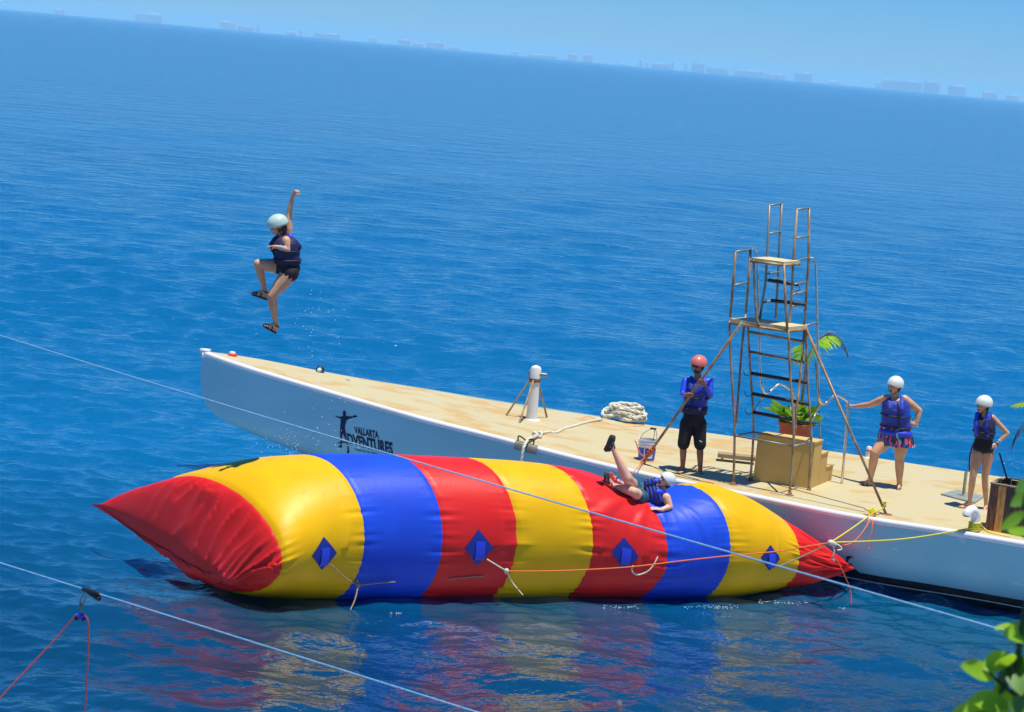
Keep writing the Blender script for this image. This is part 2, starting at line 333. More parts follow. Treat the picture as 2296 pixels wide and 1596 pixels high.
# seabed far below, so nothing shows past the sheet
# ------------------------------------------------------------------ far shore
ORD = ['first', 'second', 'third', 'fourth', 'fifth', 'sixth', 'seventh', 'eighth', 'ninth', 'tenth', 'eleventh', 'twelfth', 'thirteenth', 'fourteenth', 'fifteenth', 'sixteenth', 'seventeenth', 'eighteenth', 'nineteenth', 'twentieth']
ORD += ['twenty-'+w for w in ORD[:9]]+['thirtieth']+['thirty-'+w for w in ORD[:9]]
def skyline():
    mats = [mat('far_wall_%d' % i, c, .8) for i, c in enumerate([(.85, .82, .70), (.90, .90, .90), (.70, .74, .78), (.88, .78, .68)])]
    spec = [(124, 146, 12, 0), (299, 361, 20, 0), (487, 522, 18, 0), (524, 560, 11, 2), (564, 572, 19, 1), (640, 664, 8, 2), (669, 676, 17, 1), (700, 760, 12, 2), (821, 841, 13, 0), (885, 915, 14, 3), (925, 950, 9, 2), (955, 994, 14, 3), (1005, 1030, 8, 2),
            (1145, 1163, 11, 1), (1180, 1250, 8, 2), (1272, 1294, 16, 3), (1307, 1328, 17, 3), (1392, 1402, 7, 1), (1435, 1442, 17, 1), (1450, 1458, 14, 1), (1460, 1503, 12, 2), (1505, 1512, 19, 1), (1536, 1543, 19, 1), (1555, 1583, 21, 2), (1590, 1640, 14, 2), (1645, 1708, 14, 2), (1711, 1716, 14, 1), (1720, 1748, 11, 2), (1750, 1767, 13, 1), (1791, 1830, 20, 2), (1856, 1886, 8, 1),
            (1965, 1980, 15, 1), (1981, 2021, 21, 2), (2025, 2077, 23, 2), (2086, 2121, 26, 2), (2125, 2163, 22, 2), (2207, 2239, 15, 3), (2265, 2292, 13, 3)]
    D = 13000.; k = D/FP
    for n, (x0, x1, h, mi) in enumerate(spec):
        xc = (x0+x1)/2; P = atz(xc, 18+.0905*xc+30, 0); X = at(xc, 18+.0905*xc, D).x; w = (x1-x0)*k; hh = h*k*1.0; dp = 18.+4*(n % 3); yy = D+60*(n % 5)
        root = empty('shore_building', (X, yy, 0))
        mb = MB(); mb.box((X, yy, hh/2), (w, dp, hh)); mb.build('block', mats[mi], root, smooth=False)
        mb = MB(); fl = max(2, int(hh/5))
        for q in range(1, fl): mb.box((X, yy-dp/2-.9, hh*q/fl), (w*.94, 1.8, .8))
        tag(mb.build('balcony', mats[(mi+1) % 4], root, smooth=False), kind='stuff')
        mb = MB(); mb.box((X+w*.15*(1 if n % 2 else -1), yy, hh+2), (w*.3, dp*.6, 4)); mb.build('roof_room', mats[1], root, smooth=False)
        kind = ['cream', 'white', 'greyish', 'sand coloured'][mi]
        size = 'wide' if w > 70 else ('slim' if w < 25 else 'mid sized'); hgt = 'tall' if h > 17 else ('low' if h < 12 else 'medium height')
        pos = 'far left' if xc < 420 else 'left' if xc < 900 else 'middle' if xc < 1400 else 'right of middle' if xc < 1800 else 'far right'
        ordn = sum(1 for s in spec[:n] if s[3] == mi and abs((s[0]+s[1])/2-xc) < 420)
        word = ['first', 'second', 'third', 'fourth', 'fifth', 'sixth', 'seventh', 'eighth', 'ninth', 'tenth'][min(ordn, 9)]
        tag(root, None, 'building', 'hotel blocks along the far shore')
        root['label'] = '%s %s %s block, %s from the left on the hazy horizon' % (hgt, size, kind, ORD[n])
    # low coast behind the hotels
    return
    mb = MB(); n = 240; xs = np.linspace(-6500, 6500, n); top = []; base = []; back = []
    for x in xs:
        h = 9+10*abs(noise.noise(Vector((x*.0011, 3, 0))))+7*abs(noise.noise(Vector((x*.006, 9, 0))))
        base.append(Vector((x, 9900, -1))); top.append(Vector((x, 9960, h))); back.append(Vector((x, 10500, -1)))
    mb.grid([base, top, back]); o = mb.build('hills', mat('far_coast', (.10, .13, .09), .9)); tag(o, 'low hazy coast behind the hotel blocks', kind='structure')
skyline()

# ------------------------------------------------------------------ boat hull used as a pontoon
NEAR = [(453.5,787),(517,811),(575,829),(653,852),(793,893),(956,940),(1076,969),(1156,990),(1263,1018),(1380,1046),(1474,1067),(1714.7,1116),(1860,1146),(1996,1170),(2102,1184),(2295,1217)]
FAR = [(453.5,787),(520,794.5),(582,804),(723,833),(840,854),(956,872),(1076,893.4),(1226,916.5),(1348,934),(1446,951),(1614,973.3),(1853,1010),(1940,1022),(2036,1037.6),(2154,1054.6),(2215,1065),(2295,1075)]
NP = [dk(*p) for p in NEAR]; FPt = [dk(*p) for p in FAR]
BOW = NP[0]; mid = (NP[-1]+FPt[-1])/2; AX = Vector((mid.x-BOW.x, mid.y-BOW.y, 0)).normalized(); SD = Vector((AX.y, -AX.x, 0))   # SD towards the camera
def sc_(P): d = P-BOW; return d.dot(AX), d.dot(SD)
ns = [sc_(p) for p in NP]; fs = [sc_(p) for p in FPt]
SEND = min(ns[-1][0], fs[-1][0])
def edge(tab, s):
    S = [q[0] for q in tab]; V = [q[1] for q in tab]
    if s > S[-1]:
        g = (V[-1]-V[-4])/(S[-1]-S[-4]); return V[-1]+g*(s-S[-1])-(.02*(s-S[-1])**2)*(1 if tab is ns else -1)*1.0
    return float(np.interp(s, S, V))
def smooth_tab(tab, w=0.55):
    S = np.linspace(0, SEND+7, 160); V = np.array([edge(tab, s) for s in S]); K = 7; Vp = np.concatenate([2*V[0]-V[K:0:-1], V, [V[-1]]*K])
    ker = np.exp(-np.linspace(-2, 2, 2*K+1)**2); ker /= ker.sum(); return S, np.convolve(Vp, ker, 'valid')
NS, FS = smooth_tab(ns), smooth_tab(fs)
SMAX = SEND+6.5
def halfs(s):
    a = float(np.interp(s, *NS)); b = float(np.interp(s, *FS))
    if s < 1e-6: a = b = 0
    if a < b+.03: a = (a+b)/2+.015; b = a-.03
    return a, b
def zk(s):      # keel line: forefoot clear of the water, running down aft
    return float(np.interp(s, [0, .04, .12, .3, .6, 1.0, 1.6, 2.4, 3.5, 5, 8, 30], [1.55, 1.25, 1.08, .93, .80, .68, .53, .36, .12, -.15, -.4, -.5]))
def hull_pt(s, tau, side=1):
    a, b = halfs(s); c = (a+b)/2; h = (a-b)/2; Pd = BOW+AX*s+SD*c; zd = deck_z(Pd.x)-.02
    v = math.sin(tau)**1.05; lat = (max(0, math.cos(tau))**.42)*(1-.10*v)
    z = zd-(zd-zk(s))*v; P = BOW+AX*s+SD*(c+side*h*lat); return Vector((P.x, P.y, z))
def build_boat():
    root = empty('racing_yacht_hull', (BOW.x, BOW.y, 0), 'long white yacht hull with tan deck moored as a jumping platform', 'boat')
    S = list(np.concatenate([np.linspace(0, 1, 22)[:-1]**1.6, np.linspace(1, SMAX, 90)])); T = np.linspace(0, math.pi/2, 22)
    mb = MB(); P = [[hull_pt(s, t, 1) for t in T]+[hull_pt(s, t, -1) for t in T[::-1][1:]] for s in S]; mb.grid(P)
    n = len(P[0]); mb.f.append(tuple((len(S)-1)*n+j for j in range(n)))
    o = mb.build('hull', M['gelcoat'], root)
    # black boot stripe: proud band near the waterline
    mb = MB(); rows = []
    for s in np.linspace(3.0, SMAX, 100):
        col = []
        for z in np.linspace(.20, -.12, 7):
            lo, hi = 0., math.pi/2
            for _ in range(30):
                m_ = (lo+hi)/2
                if hull_pt(s, m_, 1).z > z: lo = m_
                else: hi = m_
            p = hull_pt(s, lo, 1)+SD*.006; col.append(p)
        rows.append(col)
    mb.grid(rows); mb.build('boot_stripe', M['boot'], root)
    mb = MB(); pts = []
    for s in np.linspace(9.5, SMAX, 60):
        lo, hi = 0., math.pi/2
        for _ in range(30):
            m_ = (lo+hi)/2
            if hull_pt(s, m_, 1).z > .075+.006*math.sin(s*3): lo = m_
            else: hi = m_
        pts.append(hull_pt(s, lo, 1)+SD*.03)
    mb.tube(pts, .009, 6); mb.build('waterline_cord', M['rope'], root)
    # deck with slight camber
    mb = MB(); rows = []
    for s in S:
        a, b = halfs(s); row = []
        for t in np.linspace(1, -1, 15):
            c = (a+b)/2; P = BOW+AX*s+SD*(c+(a-b)/2*t*.985); row.append(Vector((P.x, P.y, deck_z(P.x)+.004+.02*(1-t*t)*min(1, (a-b)))))
        rows.append(row)
    mb.grid(rows); mb.build('deck', M['deck'], root)
    for side in (1, -1):
        mb = MB(); pts = []
        for s in S:
            a, b = halfs(s); c = (a+b)/2; P = BOW+AX*s+SD*(c+side*((a-b)/2-.028)); pts.append(Vector((P.x, P.y, deck_z(P.x)-(.028 if side > 0 else .055))))
        mb.tube(pts, .050, 12); mb.build('gunwale', M['white'], root)
    mb = MB(); P = hull_pt(.0, 0); mb.box(BOW+Vector((.05, 0, .01)), (.16, .1, .07), Matrix.Rotation(math.atan2(AX.y, AX.x), 3, 'Z')); mb.build('bow_fitting', M['white'], root)
    return root
BOAT = build_boat()

def hull_inv(x, y, s=4., t=.5):
    for _ in range(25):
        p = proj(hull_pt(s, t)); e = (x-p[0], y-p[1]); d = 1e-3
        ps = proj(hull_pt(s+d, t)); pt = proj(hull_pt(s, t+d))
        J = np.array([[(ps[0]-p[0])/d, (pt[0]-p[0])/d], [(ps[1]-p[1])/d, (pt[1]-p[1])/d]])
        q = np.linalg.lstsq(J, np.array(e), rcond=None)[0]; s = min(max(s+float(np.clip(q[0], -.5, .5)), .05), SMAX); t = min(max(t+float(np.clip(q[1], -.2, .2)), .02), 1.5)
    return s, t
def hull_on(s, t, off=.006):
    d = 1e-2; n = (hull_pt(s+d, t)-hull_pt(s-d, t)).cross(hull_pt(s, t+d)-hull_pt(s, t-d)).normalized()
    if n.dot(SD) < 0: n = -n
    return hull_pt(s, t)+n*off
def decal():
    k = .08988; X = lambda x, y: (741.1+x*k, 896.6+y*k)
    # quad corners in (s, t) hull coordinates
    def quad(c): return [hull_inv(*X(*p)) for p in c]       # TL, TR, BR, BL
    def place(q, u, v):                                      # u right, v down
        a = [q[0][i]*(1-u)+q[1][i]*u for i in (0, 1)]; b = [q[3][i]*(1-u)+q[2][i]*u for i in (0, 1)]
        return hull_on(a[0]*(1-v)+b[0]*v, a[1]*(1-v)+b[1]*v)
    def text(body, corners, bold=.03, grow=None):
        cu = bpy.data.curves.new('t', 'FONT'); cu.body = body; cu.size = 1; cu.offset = bold; cu.resolution_u = 3
        ob = bpy.data.objects.new('t', cu); COL.objects.link(ob); bpy.context.view_layer.update()
        me = bpy.data.meshes.new_from_object(ob.evaluated_get(bpy.context.evaluated_depsgraph_get())); bpy.data.objects.remove(ob)
        xs = [v.co.x for v in me.vertices]; ys = [v.co.y for v in me.vertices]; x0, x1, y0, y1 = min(xs), max(xs), min(ys), max(ys)
        q = quad(corners)
        for v in me.vertices:
            v.co = place(q, (v.co.x-x0)/(x1-x0), (y1-v.co.y)/(y1-y0))
        me.materials.clear(); me.materials.append(M['ink']); o = bpy.data.objects.new('lettering', me); COL.objects.link(o); put(o, BOAT)
        return o
    text('VALLARTA', [(585, 652), (1192, 780), (1207, 968), (600, 835)], .035)
    text('DVENTURES', [(400, 822), (1548, 1052), (1560, 1385), (440, 1085)], .04)
    text('Inspired by Nature', [(612, 1190), (1262, 1335), (1262, 1405), (614, 1262)], .01)
    # emblem: open armed figure whose legs form the first letter
    fig = [(345,255),(362,270),(385,300),(388,335),(375,375),(385,395),(430,402),(500,410),(575,402),(605,370),(618,368),(620,388),(668,398),(662,420),(610,432),(560,440),(480,465),(440,480),(410,500),(385,560),(362,640),(360,700),(378,780),(385,830),(395,900),(415,980),(440,1075),(450,1180),(465,1260),(465,1305),(440,1325),(405,1318),(402,1300),(425,1265),(415,1180),(400,1090),(370,980),(330,880),(318,860),(300,840),(290,900),(288,960),(280,1040),(275,1100),(285,1150),(278,1182),(240,1190),(195,1182),(188,1162),(235,1138),(250,1090),(248,1020),(242,920),(236,800),(242,700),(250,600),(255,500),(248,458),(215,455),(170,432),(125,412),(122,398),(150,396),(180,412),(235,420),(290,402),(315,392),(312,370),(302,340),(308,300),(325,270)]
    bar = [(165,1068),(250,1040),(300,1032),(400,1045),(405,1070),(300,1062),(250,1070),(170,1078)]
    for name, poly in (('emblem_figure', fig), ('emblem_bar', bar)):
        mb = MB(); vs = [hull_on(*hull_inv(*X(*p)), off=.007 if name == 'emblem_figure' else .009) for p in poly]; mb.add(vs, [tuple(range(len(vs)))])
        o = mb.build(name, M['ink'], BOAT, smooth=False)
    # dark scuffed emblem near the stern of the visible side
    kk = lambda l: [(1733.3+x*.30703, 1105.8+y*.30703) for x, y in l]
    m = kk([(500,528),(512,520),(530,505),(552,508),(570,515),(582,532),(590,545),(612,562),(630,575),(600,578),(585,585),(580,605),(560,615),(545,600),(535,590),(538,570),(515,545)])
    mb = MB(); vs = [hull_on(*hull_inv(*p, s=12.), off=.007) for p in m]; mb.add(vs, [tuple(range(len(vs)))]); mb.build('emblem_blot', M['ink'], BOAT, smooth=False)
    mb = MB(); vs = [hull_on(*hull_inv(*p, s=12.), off=.007) for p in kk([(530,462),(560,455),(590,465),(562,470),(552,480),(540,505),(530,500),(534,480)])]; mb.add(vs, [tuple(range(len(vs)))]); mb.build('emblem_blot', M['ink'], BOAT, smooth=False)
decal()

# ------------------------------------------------------------------ air
def haze():
    mb = MB(); mb.box((0, 0, 44.5), (41000, 41000, 95)); 
    m = bpy.data.materials.new('haze'); m.use_nodes = True; nt = m.node_tree; nt.nodes.clear()
    v = nt.nodes.new('ShaderNodeVolumePrincipled'); o = nt.nodes.new('ShaderNodeOutputMaterial'); v.inputs['Color'].default_value = (.36, .76, 1.0, 1)
    v.inputs['Density'].default_value = HAZE; v.inputs['Anisotropy'].default_value = 0.0; nt.links.new(v.outputs[0], o.inputs['Volume'])
    ob = mb.build('haze', m, smooth=False); tag(ob, 'thin blue sea haze over the bay', kind='stuff')
HAZE = 0.78e-4
SC.cycles.volume_bounces = 2; SC.cycles.sample_clamp_direct = 3.0; SC.cycles.sample_clamp_indirect = 6.0
haze()

# ------------------------------------------------------------------ inflatable launching bag
def build_blob():
    # stations along the bag: x, y, half width, half height, height of the middle, ring heading (degrees)
    A = Vector((-5.394, 26.238)); B = Vector((4.050, 29.546)); ax = (B-A)
    def c(s): return A+ax*s
    st = []
    def S(x, y, w, h, z, a): st.append((x, y, w, h, z, a))
    S(-4.62, 27.36, 1.57, .004, .41, 44.)
    S(-4.42, 27.14, 1.60, .17, .50, 44.)
    p = c(.178); S((-4.62+p.x)/2-.05, (27.25+p.y)/2, 1.60, .40, .655, 44.)
    S(p.x, p.y, 1.50, .70, .74, 44.)
    for s, w, h, z, a in ((.235, 1.30, .90, .80, 44), (.311, 1.10, .995, .815, 44), (.425, .995, 1.03, .81, 44), (.532, .968, 1.005, .815, 44), (.646, .92, .965, .79, 43), (.762, .90, .86, .70, 42), (.859, .90, .86, .70, 41), (.93, .80, .76, .66, 39)):
        p = c(s); S(p.x, p.y, w, h, z, a)
    S(4.10, 29.62, .56, .52, .52, 34.); S(4.50, 29.74, .44, .36, .44, 30.); S(4.95, 29.86, .30, .14, .38, 26.); S(5.18, 29.93, .26, .02, .36, 26)
    st = np.array(st); n = len(st)
    d = np.concatenate([[0], np.cumsum(np.hypot(np.diff(st[:, 0]), np.diff(st[:, 1])))])
    def ev(u):          # monotone-ish cubic through the stations
        i = int(np.clip(np.searchsorted(d, u)-1, 0, n-2)); t = (u-d[i])/(d[i+1]-d[i])
        def slope(k):
            if k == 0 or k == n-1: return (st[min(k+1, n-1)]-st[max(k-1, 0)])/(d[min(k+1, n-1)]-d[max(k-1, 0)])
            a = (st[k]-st[k-1])/(d[k]-d[k-1]); b = (st[k+1]-st[k])/(d[k+1]-d[k]); m = (a+b)/2
            return np.where(a*b > 0, np.sign(a)*np.minimum(np.abs(m), 3*np.minimum(np.abs(a), np.abs(b))), 0)
        h = d[i+1]-d[i]; m0, m1 = slope(i)*h, slope(i+1)*h
        return st[i]*(2*t**3-3*t*t+1)+m0*(t**3-2*t*t+t)+st[i+1]*(-2*t**3+3*t*t)+m1*(t**3-t*t)
    seams = [d[3]]+[d[5], d[6], d[7], d[8], d[9], d[10]]+[d[12]-.03]
    bounds = [0]+seams+[d[-1]]
    dent = Vector((MAN.x+.05, MAN.y, 0))
    NPH = 208
    def pt(u, ph, off=0.):
        x, y, w, h, z, a = ev(u); a = R(a); roll = .17*max(0, 1-max(0, u-.1)/(d[4]*.9)); n_ = Vector((math.sin(a), -math.cos(a), 0)); C = Vector((x, y, z))
        cx, sx = math.cos(ph), math.sin(ph); ee = max(0, 1-u/(d[3]*1.05)); sx = math.copysign(abs(sx)**(1+.9*min(1, ee*1.6)), sx); L = n_*(w*cx)+Vector((0, 0, h*sx-roll*cx))
        P = C+L; nr = (n_*(cx/max(w, .2))+Vector((0, 0, sx/max(h, .12)))).normalized()
        # seam pucker and fold relief
        ds = min(abs(u-b) for b in seams); P -= nr*(.016*math.exp(-(ds/.03)**2))
        q = noise.noise(Vector((u*1.1, ph*7, 1.3)))*noise.noise(Vector((u*2.0, ph*2.2, 7)))
        P += nr*(.030*math.exp(-(ds/.22)**2)*noise.noise(Vector((ph*16, u*.8, 4)))*(1 if sx < .5 else .25))
        e0 = max(0, 1-(u-0)/(d[3]+.12)); e1 = max(0, 1-(d[-1]-u)/1.15)
        if e0 > 0:      # gathered folds in the flattened end
            g = noise.noise(Vector((u*1.5+ph*1.3, ph*4.2-u*1.2, 11)))
            rd = 1-abs(noise.noise(Vector((u*.9+ph*2.0, ph*5.0-u*1.6, 2.))))*2.6
            P += nr*min(1, max(0, d[3]-u)*3.5)*min(1, u*3.0)*(.06*g+.13*max(0, rd)**2-.04)*(1 if cx > .1 else max(.06, 1+(cx-.1)*1.6))
        if e1 > 0:
            rd = 1-abs(noise.noise(Vector((u*1.5, ph*5.5, 22.))))*2.6; P += nr*min(1, e1*2)*min(1, (d[-1]-u)*5)*(.05*max(-.5, rd)-.01)
        # the hollow pressed by the lying man, with creases running out of it
        dd = Vector((P.x-dent.x, P.y-dent.y, 0)); al = dd.dot(AXB)/.62; ac = dd.dot(Vector((AXB.y, -AXB.x, 0)))/.85
        if sx > -.3:
            k = math.exp(-(al*al+ac*ac)*1.2); P.z -= .16*k
            r = dd.length
            P += nr*(.05*math.exp(-((r-.95)/.5)**2)*max(0, noise.noise(Vector((math.atan2(dd.y, dd.x)*5.5, r*.8, 5)))))
        # longitudinal crease in the near side panels
        if .2 < bounds[1] < u and sx < .55:
            for (uu, amp) in ((seams[1]-.32, .03), (seams[3]-.30, .035), (seams[5]-.34, .03), (seams[7]-.62, .03), (seams[5]-1.05, .02)):
                w_ = (u-uu-.08*math.sin(ph*3))/.035
                if abs(w_) < 4: P += nr*(amp*math.exp(-w_*w_)*math.exp(-((ph-.05)/.35)**2))
        return P+nr*off, nr
    root = empty('inflatable_launch_bag', (st[:, 0].mean(), st[:, 1].mean(), 0), 'giant striped red, yellow and blue inflatable bag floating beside the hull', 'inflatable')
    cols = ['red', 'yel', 'blu', 'red', 'yel', 'red', 'blu', 'yel', 'red']
    names = {'red': 'red', 'yel': 'yellow', 'blu': 'blue'}
    for i, cname in enumerate(cols):
        u0, u1 = bounds[i], bounds[i+1]; m = max(8, int((u1-u0)/(.018 if i == 0 else .028))); rows = []
        for k in range(m+1):
            u = u0+(u1-u0)*k/m; row = [pt(u, 2*math.pi*j/NPH)[0] for j in range(NPH)]; rows.append(row)
        mb = MB(); mb.rings(rows, cap=False)
        o = mb.build('end_panel' if i in (0, 8) else 'stripe_panel', M[cname+'_v'], root)
        pos = ['blunt gathered red end near the yellow stripe', 'yellow stripe beside the blunt red end', 'blue stripe under the hull lettering', 'red stripe between blue and yellow', 'yellow stripe between two red stripes', 'red stripe next to the lying man', 'blue stripe the man lies on', 'yellow stripe beside the tapered red tip', 'tapered red tip against the hull'][i]
        o['label'] = pos
    # diamond patches with a loop tab on the near side
    def seek(x, y):
        best = None
        for u in np.linspace(.9, d[-1]-.3, 150):
            for ph in np.linspace(-.75, .9, 60):
                q = proj(pt(u, ph)[0]); e = (q[0]-x)**2+(q[1]-y)**2
                if best is None or e < best[0]: best = (e, u, ph)
        return best[1:]
    tabs = []
    for (x, y) in ((730, 1243), (1076, 1229), (1406, 1243), (1730, 1251)):
        u, ph = seek(x, y); hw, hh = .20, .24
        def uv(a, b, off): return pt(u+a, ph+b/1.0, off)[0]
        N = 7; rows = []
        for i in range(N):
            b = -hh+2*hh*i/(N-1); wdt = hw*(1-abs(b)/hh)+.004; rows.append([uv(-.02+a*wdt-.06*b, b, .012) for a in np.linspace(-1, 1, 5)])
        mb = MB(); mb.grid(rows); rows2 = [[uv(-.02+a*(hw*(1-abs(-hh+2*hh*i/(N-1))/hh)+.004)-.06*(-hh+2*hh*i/(N-1)), -hh+2*hh*i/(N-1), .001) for a in np.linspace(-1, 1, 5)] for i in range(N)]; mb.grid(rows2)
        pa = mb.build('mooring_patch', M['patch'], root)
        # hanging loop of webbing, standing off the patch
        mb = MB(); L = []
        for t, o_ in ((.09, .014), (.05, .020), (-.02, .027), (-.10, .032), (-.16, .034)):
            L.append([uv(-.075+.02*t, t, o_), uv(.055+.02*t, t, o_)])
        L += [[p - SD*.006 for p in r] for r in L[::-1]]; mb.grid(L+[L[0]])
        mb.build('webbing_tab', M['vest_b'], pa); tabs.append(uv(.07, -.13, .07))
    return root, pt, seek, tabs
MAN = at(1462, 1110, 28.75)
AXB = Vector((9.444, 3.308, 0)).normalized()
BLOB, blob_pt, blob_seek, TABS = build_blob()

# ------------------------------------------------------------------ deck fittings
def post():
    b = dk(1190.7, 943); t = onplane(1201.5, 826, b, b+Vector((1, 0, 0))); H_ = t.z-b.z; lean = t-b
    root = empty('mooring_post', b, 'white painted steel post braced by three rusty struts on the deck', 'post')
    Q = Vector((0, 0, 1)).rotation_difference(lean.normalized()).to_matrix(); r = .082
    mb = MB(); mb.lathe(b, [(r*1.9, 0), (r*1.9, .02), (r*1.15, .035), (r*1.08, H_*.5), (r, H_*.78), (r*1.12, H_*.781), (r*1.12, H_*.99), (r*.95, H_*1.03), (r*.3, H_*1.06)], 24, Q); mb.build('tube', M['postw'], root, angle=35)
    c = b+lean*.78; mb = MB(); mb.lathe(c, [(r*1.2, -.03), (r*1.2, .03)], 24, Q); mb.build('collar', M['rustdark'], root, angle=35)
    for f in ((1133.3, 934), (1163, 951.5), (1225.9, 938)):
        q = dk(*f); d = (q-c); d.z = 0; d.normalize(); mb = MB(); mb.tube([c+d*r*1.1, q+Vector((0, 0, .01))], .017, 8); mb.box(q+Vector((0, 0, .006)), (.07, .05, .012)); mb.build('strut', M['rust'], root, angle=35)
    mb = MB(); k = b+lean*.9+Vector((.09, -.03, 0)); mb.cap(k-Vector((.02, 0, 0)), k+Vector((.09, 0, 0)), .035, .03); mb.build('knob', M['steel'], root)
    mb = MB(); k = b+lean*.9; mb.tube([k+Vector((-.09, 0, .06)), k+Vector((-.12, 0, .02)), k+Vector((-.12, 0, -.04)), k+Vector((-.09, 0, -.08))], .01, 6); mb.build('handle', M['steel'], root)
post()

def bow_bits():
    p = dk(520.3, 799.5); mb = MB(); mb.lathe(p, [(.085, 0), (.075, .045), (.055, .06)], 20)
    root = empty('deck_vent', p, 'small red deck vent with a pale cap at the bow tip', 'vent'); mb.build('base', M['redplastic'], root, angle=40)
    mb = MB(); mb.lathe(p+Vector((0, 0, .061)), [(.055, 0), (.05, .02), (.02, .03)], 20); mb.build('vent_cap', M['helmet'], root, angle=40)
    p = dk(717, 835.5); root = empty('dome_vent', p, 'small dark dome vent with a pale face on the foredeck edge', 'vent')
    mb = MB(); mb.lathe(p, [(.075, 0), (.075, .05), (.065, .085), (.04, .11), (.01, .118)], 20); mb.build('dome', M['black'], root)
    mb = MB(); mb.cap(p+Vector((-.005, -.05, .055)), p+Vector((-.012, -.075, .05)), .042, .038, 14); mb.build('lens', M['helmet_g'], root)
    p = dk(779, 856.5); root = empty('pad_eye', p, 'tiny steel pad eye on the rust stained foredeck', 'deck fitting')
    mb = MB(); mb.tube(smoothline([p+Vector((-.03, 0, 0)), p+Vector((-.02, 0, .04)), p+Vector((.02, 0, .04)), p+Vector((.03, 0, 0))], 4), .006, 6); mb.build('eye', M['steel'], root)
    mb = MB(); mb.box(p+Vector((0, 0, .003)), (.09, .05, .006)); mb.build('plate', M['rustdark'], root, smooth=False)
    p = dk(1945.5, 1027); root = empty('stern_vent', p, 'pale round vent with a red band on the far deck edge', 'vent')
    mb = MB(); mb.lathe(p, [(.075, 0), (.07, .02), (.05, .03), (.046, .10), (.05, .17), (.04, .20), (.01, .21)], 20); mb.build('body', M['postw'], root, angle=50)
    mb = MB(); mb.lathe(p, [(.053, .125), (.053, .15)], 20); mb.build('band', M['redplastic'], root, angle=40)
    # steel fairlead on the gunwale
    g = dk(1181, 996); a = dk(1156, 990); b = dk(1206, 1003); d = (b-a).normalized()
    root = empty('fairlead', g, 'grey steel fairlead plate with two horns on the white gunwale', 'fairlead')
    mb = MB(); Mx = Matrix((d, Vector((-d.y, d.x, 0)), Vector((0, 0, 1)))).transposed()
    rows = []
    for t in np.linspace(0, 1, 8):
        P = a.lerp(b, t); nrm = Vector((-d.y, d.x, 0)); nrm = nrm if nrm.dot(SD) > 0 else -nrm
        rows.append([P-nrm*.06+Vector((0, 0, .015)), P+Vector((0, 0, .03)), P+nrm*.045+Vector((0, 0, .0)), P+nrm*.062+Vector((0, 0, -.06)), P+nrm*.06+Vector((0, 0, -.11))])
    mb.grid(rows); mb.build('plate', M['steel'], root)
    for q, sg in ((a.lerp(b, .1), 1), (a.lerp(b, .78), -1)):
        mb = MB(); mb.tube(smoothline([q+Vector((0, 0, .02)), q+Vector((0, 0, .10)), q+d*.07*sg+Vector((0, 0, .09)), q+d*.14*sg+Vector((0, 0, .05))], 5), .012, 8); mb.build('horn', M['cord'], root)
bow_bits()

def twisted(pts, r, mat_, name, parent=None, tw=26):
    # laid rope: three strands wound round the line
    pts = [Vector(p) for p in pts]; L = [0]
    for a, b in zip(pts, pts[1:]): L.append(L[-1]+(b-a).length)
    n = max(4, int(L[-1]/(r*1.1))); out = []; j = 0
    for i in range(n+1):
        s = L[-1]*i/n
        while j < len(L)-2 and L[j+1] < s: j += 1
        out.append((pts[j].lerp(pts[j+1], (s-L[j])/max(1e-9, L[j+1]-L[j])), s))
    mb = MB(); a = None
    for k in range(3):
        st_ = []; a = None
        for i, (p, s) in enumerate(out):
            t = (out[min(i+1, n)][0]-out[max(i-1, 0)][0]).normalized(); a = t.orthogonal() if a is None else a
            a = (a-t*a.dot(t)).normalized(); b = t.cross(a); q = s*tw+k*2.094; st_.append(p+(a*math.cos(q)+b*math.sin(q))*r*.5)
        mb.tube(st_, r*.56, 6)
    return mb.build(name, mat_, parent)
